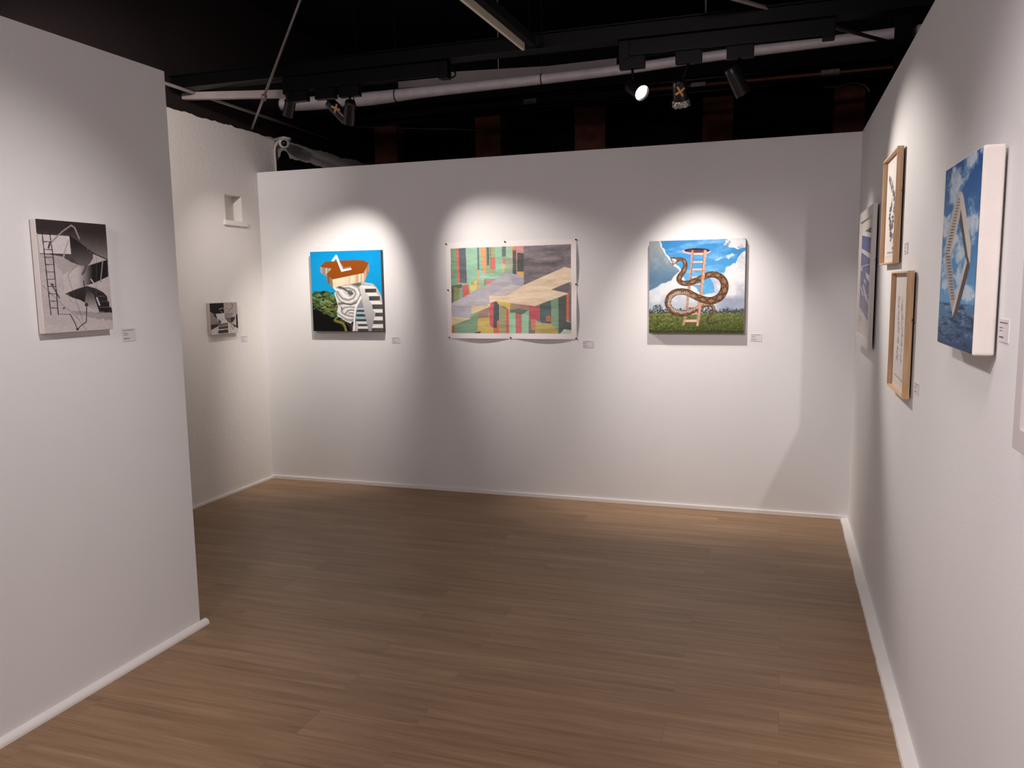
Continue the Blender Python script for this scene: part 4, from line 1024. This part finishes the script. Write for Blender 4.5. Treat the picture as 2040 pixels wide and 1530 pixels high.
# big silver duct
b = BM()
pp = [(-4.30, 3.010, .050), (-4.1, 3.000, .052), (-3.76, 2.992, .050), (-3.47, 2.990, .050), (-2.99, 3.000, .040), (-2.17, 3.008, .036), (-1.53, 3.022, .035), (-.92, 3.049, .034), (-.35, 3.064, .034), (.6, 3.085, .034), (2.2, 3.11, .034)]
sp = smooth_path(pp, 8); tube(b, [(v.x, .3, v.y) for v in sp], [v.z for v in sp], 24)
t = empty('silver_duct', (-4.28, .3, 3.0), 0, 'long round silver wrapped duct running behind the lighting track', 'duct')
o = obj('duct_pipe', b, M_PIPE, t, True); o.matrix_parent_inverse = Matrix.Translation((4.28, -.3, -3.0))
for x, z, rr in ((-3.28, 2.994, .048), (-2.12, 3.009, .037), (-.72, 3.055, .035), (-3.62, 2.991, .051)):
    b = BM(); tube(b, [(x-.004, .3, z), (x+.004, .3, z)], rr+.002, 24); tube(b, [(x, .3, z+.03), (x, .3, CEIL)], .0012, 6)
    o = obj('duct_strap', b, M_DUCTBAND, t); o.matrix_parent_inverse = Matrix.Translation((4.28, -.3, -3.0))

def pipe(name, pts, r, m, label, cat, n=10, sm=0):
    b_ = BM(); tube(b_, smooth_path(pts, sm) if sm else pts, r, n)
    return tag(obj(name, b_, m, None, True), label, cat)
# hanging conduit, bent, from the ceiling to the plaster wall
t = empty('bent_conduit', (-3.18, -.8, CEIL), 0, 'thin bent metal conduit slanting from the ceiling down to the plaster wall', 'conduit')
for (a, c, nm) in (((-3.042, -1.0, 3.70), (-3.564, -1.0, 2.731), 'upper_rod'), ((-3.564, -1.0, 2.731), (-4.34, -.06, 2.762), 'lower_rod')):
    b = BM(); tube(b, [a, c], .0085, 10); o = obj(nm, b, M_CONDUIT, t, True); o.matrix_parent_inverse = Matrix.Translation((3.18, .8, -CEIL))
b = BM(); tube(b, [(-3.556, -1.0, 2.746), (-3.574, -.988, 2.722)], .016, 12); o = obj('elbow_joint', b, M_CONDUIT, t, True); o.matrix_parent_inverse = Matrix.Translation((3.18, .8, -CEIL))
pipe('wall_conduit', [(-4.25, -1.1, 2.865), (-4.25, .9, 2.842)], .011, M_CONDUIT, 'straight grey conduit running high along the plaster wall', 'conduit')
pipe('ceiling_rod', [(-.95, -1.42, 2.95), (-.20, -.42, 2.95), (.30, .22, 2.95)], .011, M_CONDUIT, 'grey rod slanting across the black ceiling at the upper right', 'rod')
pipe('hanger_rod', [(-.876, -.86, CEIL), (-.868, -.86, 2.955)], .005, M_CONDUIT, 'thin vertical hanger rod above the right lighting track', 'rod')
pipe('rusty_pipe', [(-1.55, 1.6, 3.165), (2.0, 1.6, 3.175)], .014, M_COPPER, 'thin rusty orange pipe along the dark rear wall', 'pipe')
pipe('black_pipe', [(XL+.02, 1.2, 3.10), (2.0, 1.2, 3.14)], .022, M_BLACKMETAL, 'upper black pipe behind the silver duct', 'pipe')
pipe('black_pipe', [(XL+.02, 1.0, 2.96), (2.0, 1.0, 3.0)], .018, M_BLACKMETAL, 'lower black pipe behind the silver duct', 'pipe')
pipe('curved_cable', [(-.16, 1.785, 3.11), (-.05, 1.785, 3.102), (.06, 1.785, 3.12), (.15, 1.785, 3.095), (.19, 1.785, 3.04)], .009, M_CONDUIT, 'short curved grey cable above the right brick pier', 'cable', 8, 8)
pipe('cable_loop', [(-2.46, -.86, 2.80), (-2.45, -.86, 2.835), (-2.38, -.86, 2.835), (-2.32, -.86, 2.80), (-2.34, -.86, 2.775), (-2.42, -.86, 2.79)], .005, M_BLACKMETAL, 'black cable loop at the right end of the left track', 'cable', 8, 8)
pipe('sagging_cable', [(XL, 1.0, 2.97), (-4.05, 1.1, 2.96), (-3.6, 1.2, 2.93), (-3.1, 1.5, 2.93), (-3.0, 1.8, 2.94)], .004, M_CONDUIT, 'thin sagging wire behind the dome camera', 'cable', 6, 6)
def jbox(x0, x1, z0, z1, label, y=1.52):
    b_ = BM(); box(b_, x0, x1, y, y+.06, z0, z1, .006)
    tag(obj('junction_box', b_, M_JBOX), label, 'junction box')
jbox(-2.66, -2.54, 3.13, 3.20, 'small grey junction box hanging in the dark between the track groups', 1.57)
pipe('dropper_rod', [(-2.60, 1.60, CEIL), (-2.60, 1.60, 3.18)], .006, M_BLACKMETAL, 'thin black dropper rod holding the small grey junction box', 'rod')
jbox(-1.20, -1.08, 3.15, 3.23, 'junction box between the two right hand spotlights', 1.57)
jbox(-.19, -.05, 3.135, 3.20, 'dusty wrapped junction box on the rusty pipe at the right', 1.57)
# the steel post at the right
b = BM(); box(b, .175, .268, .11, .20, 0, CEIL, .003); tag(obj('steel_post', b, M_BLACKPAINT), 'black steel post rising behind the right wall corner', 'post')
# fluorescent batten, switched off
t = empty('ceiling_batten', (-1.804, -1.145, 2.80), math.radians(-1.76), 'cream ceiling batten light, switched off, above the lighting tracks', 'ceiling light')
b = BM(); box(b, -.008, .008, -1.6, 0, 0, .045, .003); obj('diffuser', b, M_BATTEN, t)
b = BM(); box(b, .010, .05, -1.6, .06, .035, .085, .003); obj('gear_tray', b, M_BLACKPAINT, t)
for yy in (.02, -1.3):
    b = BM(); tube(b, [(.03, yy, .08), (.03, yy, CEIL-2.80)], .004, 8); obj('hanger', b, M_BLACKMETAL, t)

# dome camera with its cable
t = empty('dome_camera', (XL+.10, .24, 2.735), 0, 'white dome security camera high at the end of the plaster wall', 'camera')
b = BM(); tube(b, [(0, 0, .0), (0, 0, -.018)], [.055, .052], 28); tube(b, [(-.1, 0, -.004), (0, 0, -.004)], .012, 10); obj('mounting_ring', b, M_CAM, t, True)
b = BM()
bmesh.ops.create_uvsphere(b, u_segments=28, v_segments=16, radius=.046)
for v in b.verts: v.co = Vector((v.co.x, v.co.y, v.co.z*1.05-.034))
obj('dome_shell', b, M_CAM, t, True)
dv = Vector((.55, -1, -.32)).normalized(); b = BM(); c = Vector((0, 0, -.036))
tube(b, [c+dv*.036, c+dv*.050], [.026, .021], 24); obj('lens_window', b, M_GLASSBLK, t, True)
pipe('camera_cable', [(XL+.045, .24, 2.72), (XL+.012, .235, 2.66), (XL+.012, .235, 2.55), (XL+.014, .235, 2.35)], .008, M_CABLE, 'white cable dropping from the dome camera down the wall', 'cable', 10, 6)
# black bundle lying behind the back wall
b = BM()
bmesh.ops.create_grid(b, x_segments=40, y_segments=12, size=1)
for v in b.verts:
    x = (v.co.x+1)/2; y = v.co.y
    top = .13*(1-x)+.03+.02*mnoise.noise((x*9, y*2, 1))+(.05 if .03 < x < .09 else 0)
    v.co = Vector((-4.29+x*.42, .25+y*.09, 2.44+max(top*(1-abs(y)**3), 0)))
res = bmesh.ops.extrude_face_region(b, geom=b.faces[:])
for e in [g for g in res['geom'] if isinstance(g, bmesh.types.BMVert)]: e.co.z = 2.40
bmesh.ops.recalc_face_normals(b, faces=b.faces)
tag(obj('black_cloth', b, M_CLUTTER), 'crumpled black cloth bundle lying behind the top of the back wall', 'cloth')
b = BM(); box(b, -4.34, -3.7, .14, .38, 2.36, 2.40); tag(obj('timber_ledge', b, M_BLACKPAINT), 'dark ledge holding the black cloth behind the back wall', 'ledge')

# added unseen lamp above the viewer: plate shaped to cast the back-wall shadow edge
t = empty('added_shadow_lamp', ADDED_LAMP, 0, 'added unseen spotlight above the frame, its plate shaping a shadow on the back wall', 'spotlight')
k0 = .19
b = BM(); P = [(-.31, 0, 2.3), (-.31, 0, .6), (-.57, 0, .0), (-.61, -.6, 0), (-.66, -1.4, 0), (1.6, -1.4, 0), (2.6, 0, 2.3)]
L0 = ADDED_LAMP; ax = (Vector((-.66, 0, .95))-L0).normalized()
va = []; vb = []
for p in P:
    d = Vector(p)-L0; q = d*(k0/d.dot(ax)); va.append(b.verts.new(q)); vb.append(b.verts.new(q-ax*.001))
b.faces.new(va); b.faces.new(vb[::-1])
for k in range(len(P)): b.faces.new((va[k], vb[k], vb[(k+1) % len(P)], va[(k+1) % len(P)]))
bmesh.ops.recalc_face_normals(b, faces=b.faces)
obj('shadow_plate', b, M_BLACKMETAL, t)
b = BM(); tube(b, [-ax*.16, -ax*.006], [.045, .045], 24); tube(b, [-ax*.08, Vector((0, 0, CEIL-L0.z))], .008, 8); obj('lamp_body', b, M_LAMP, t, False)
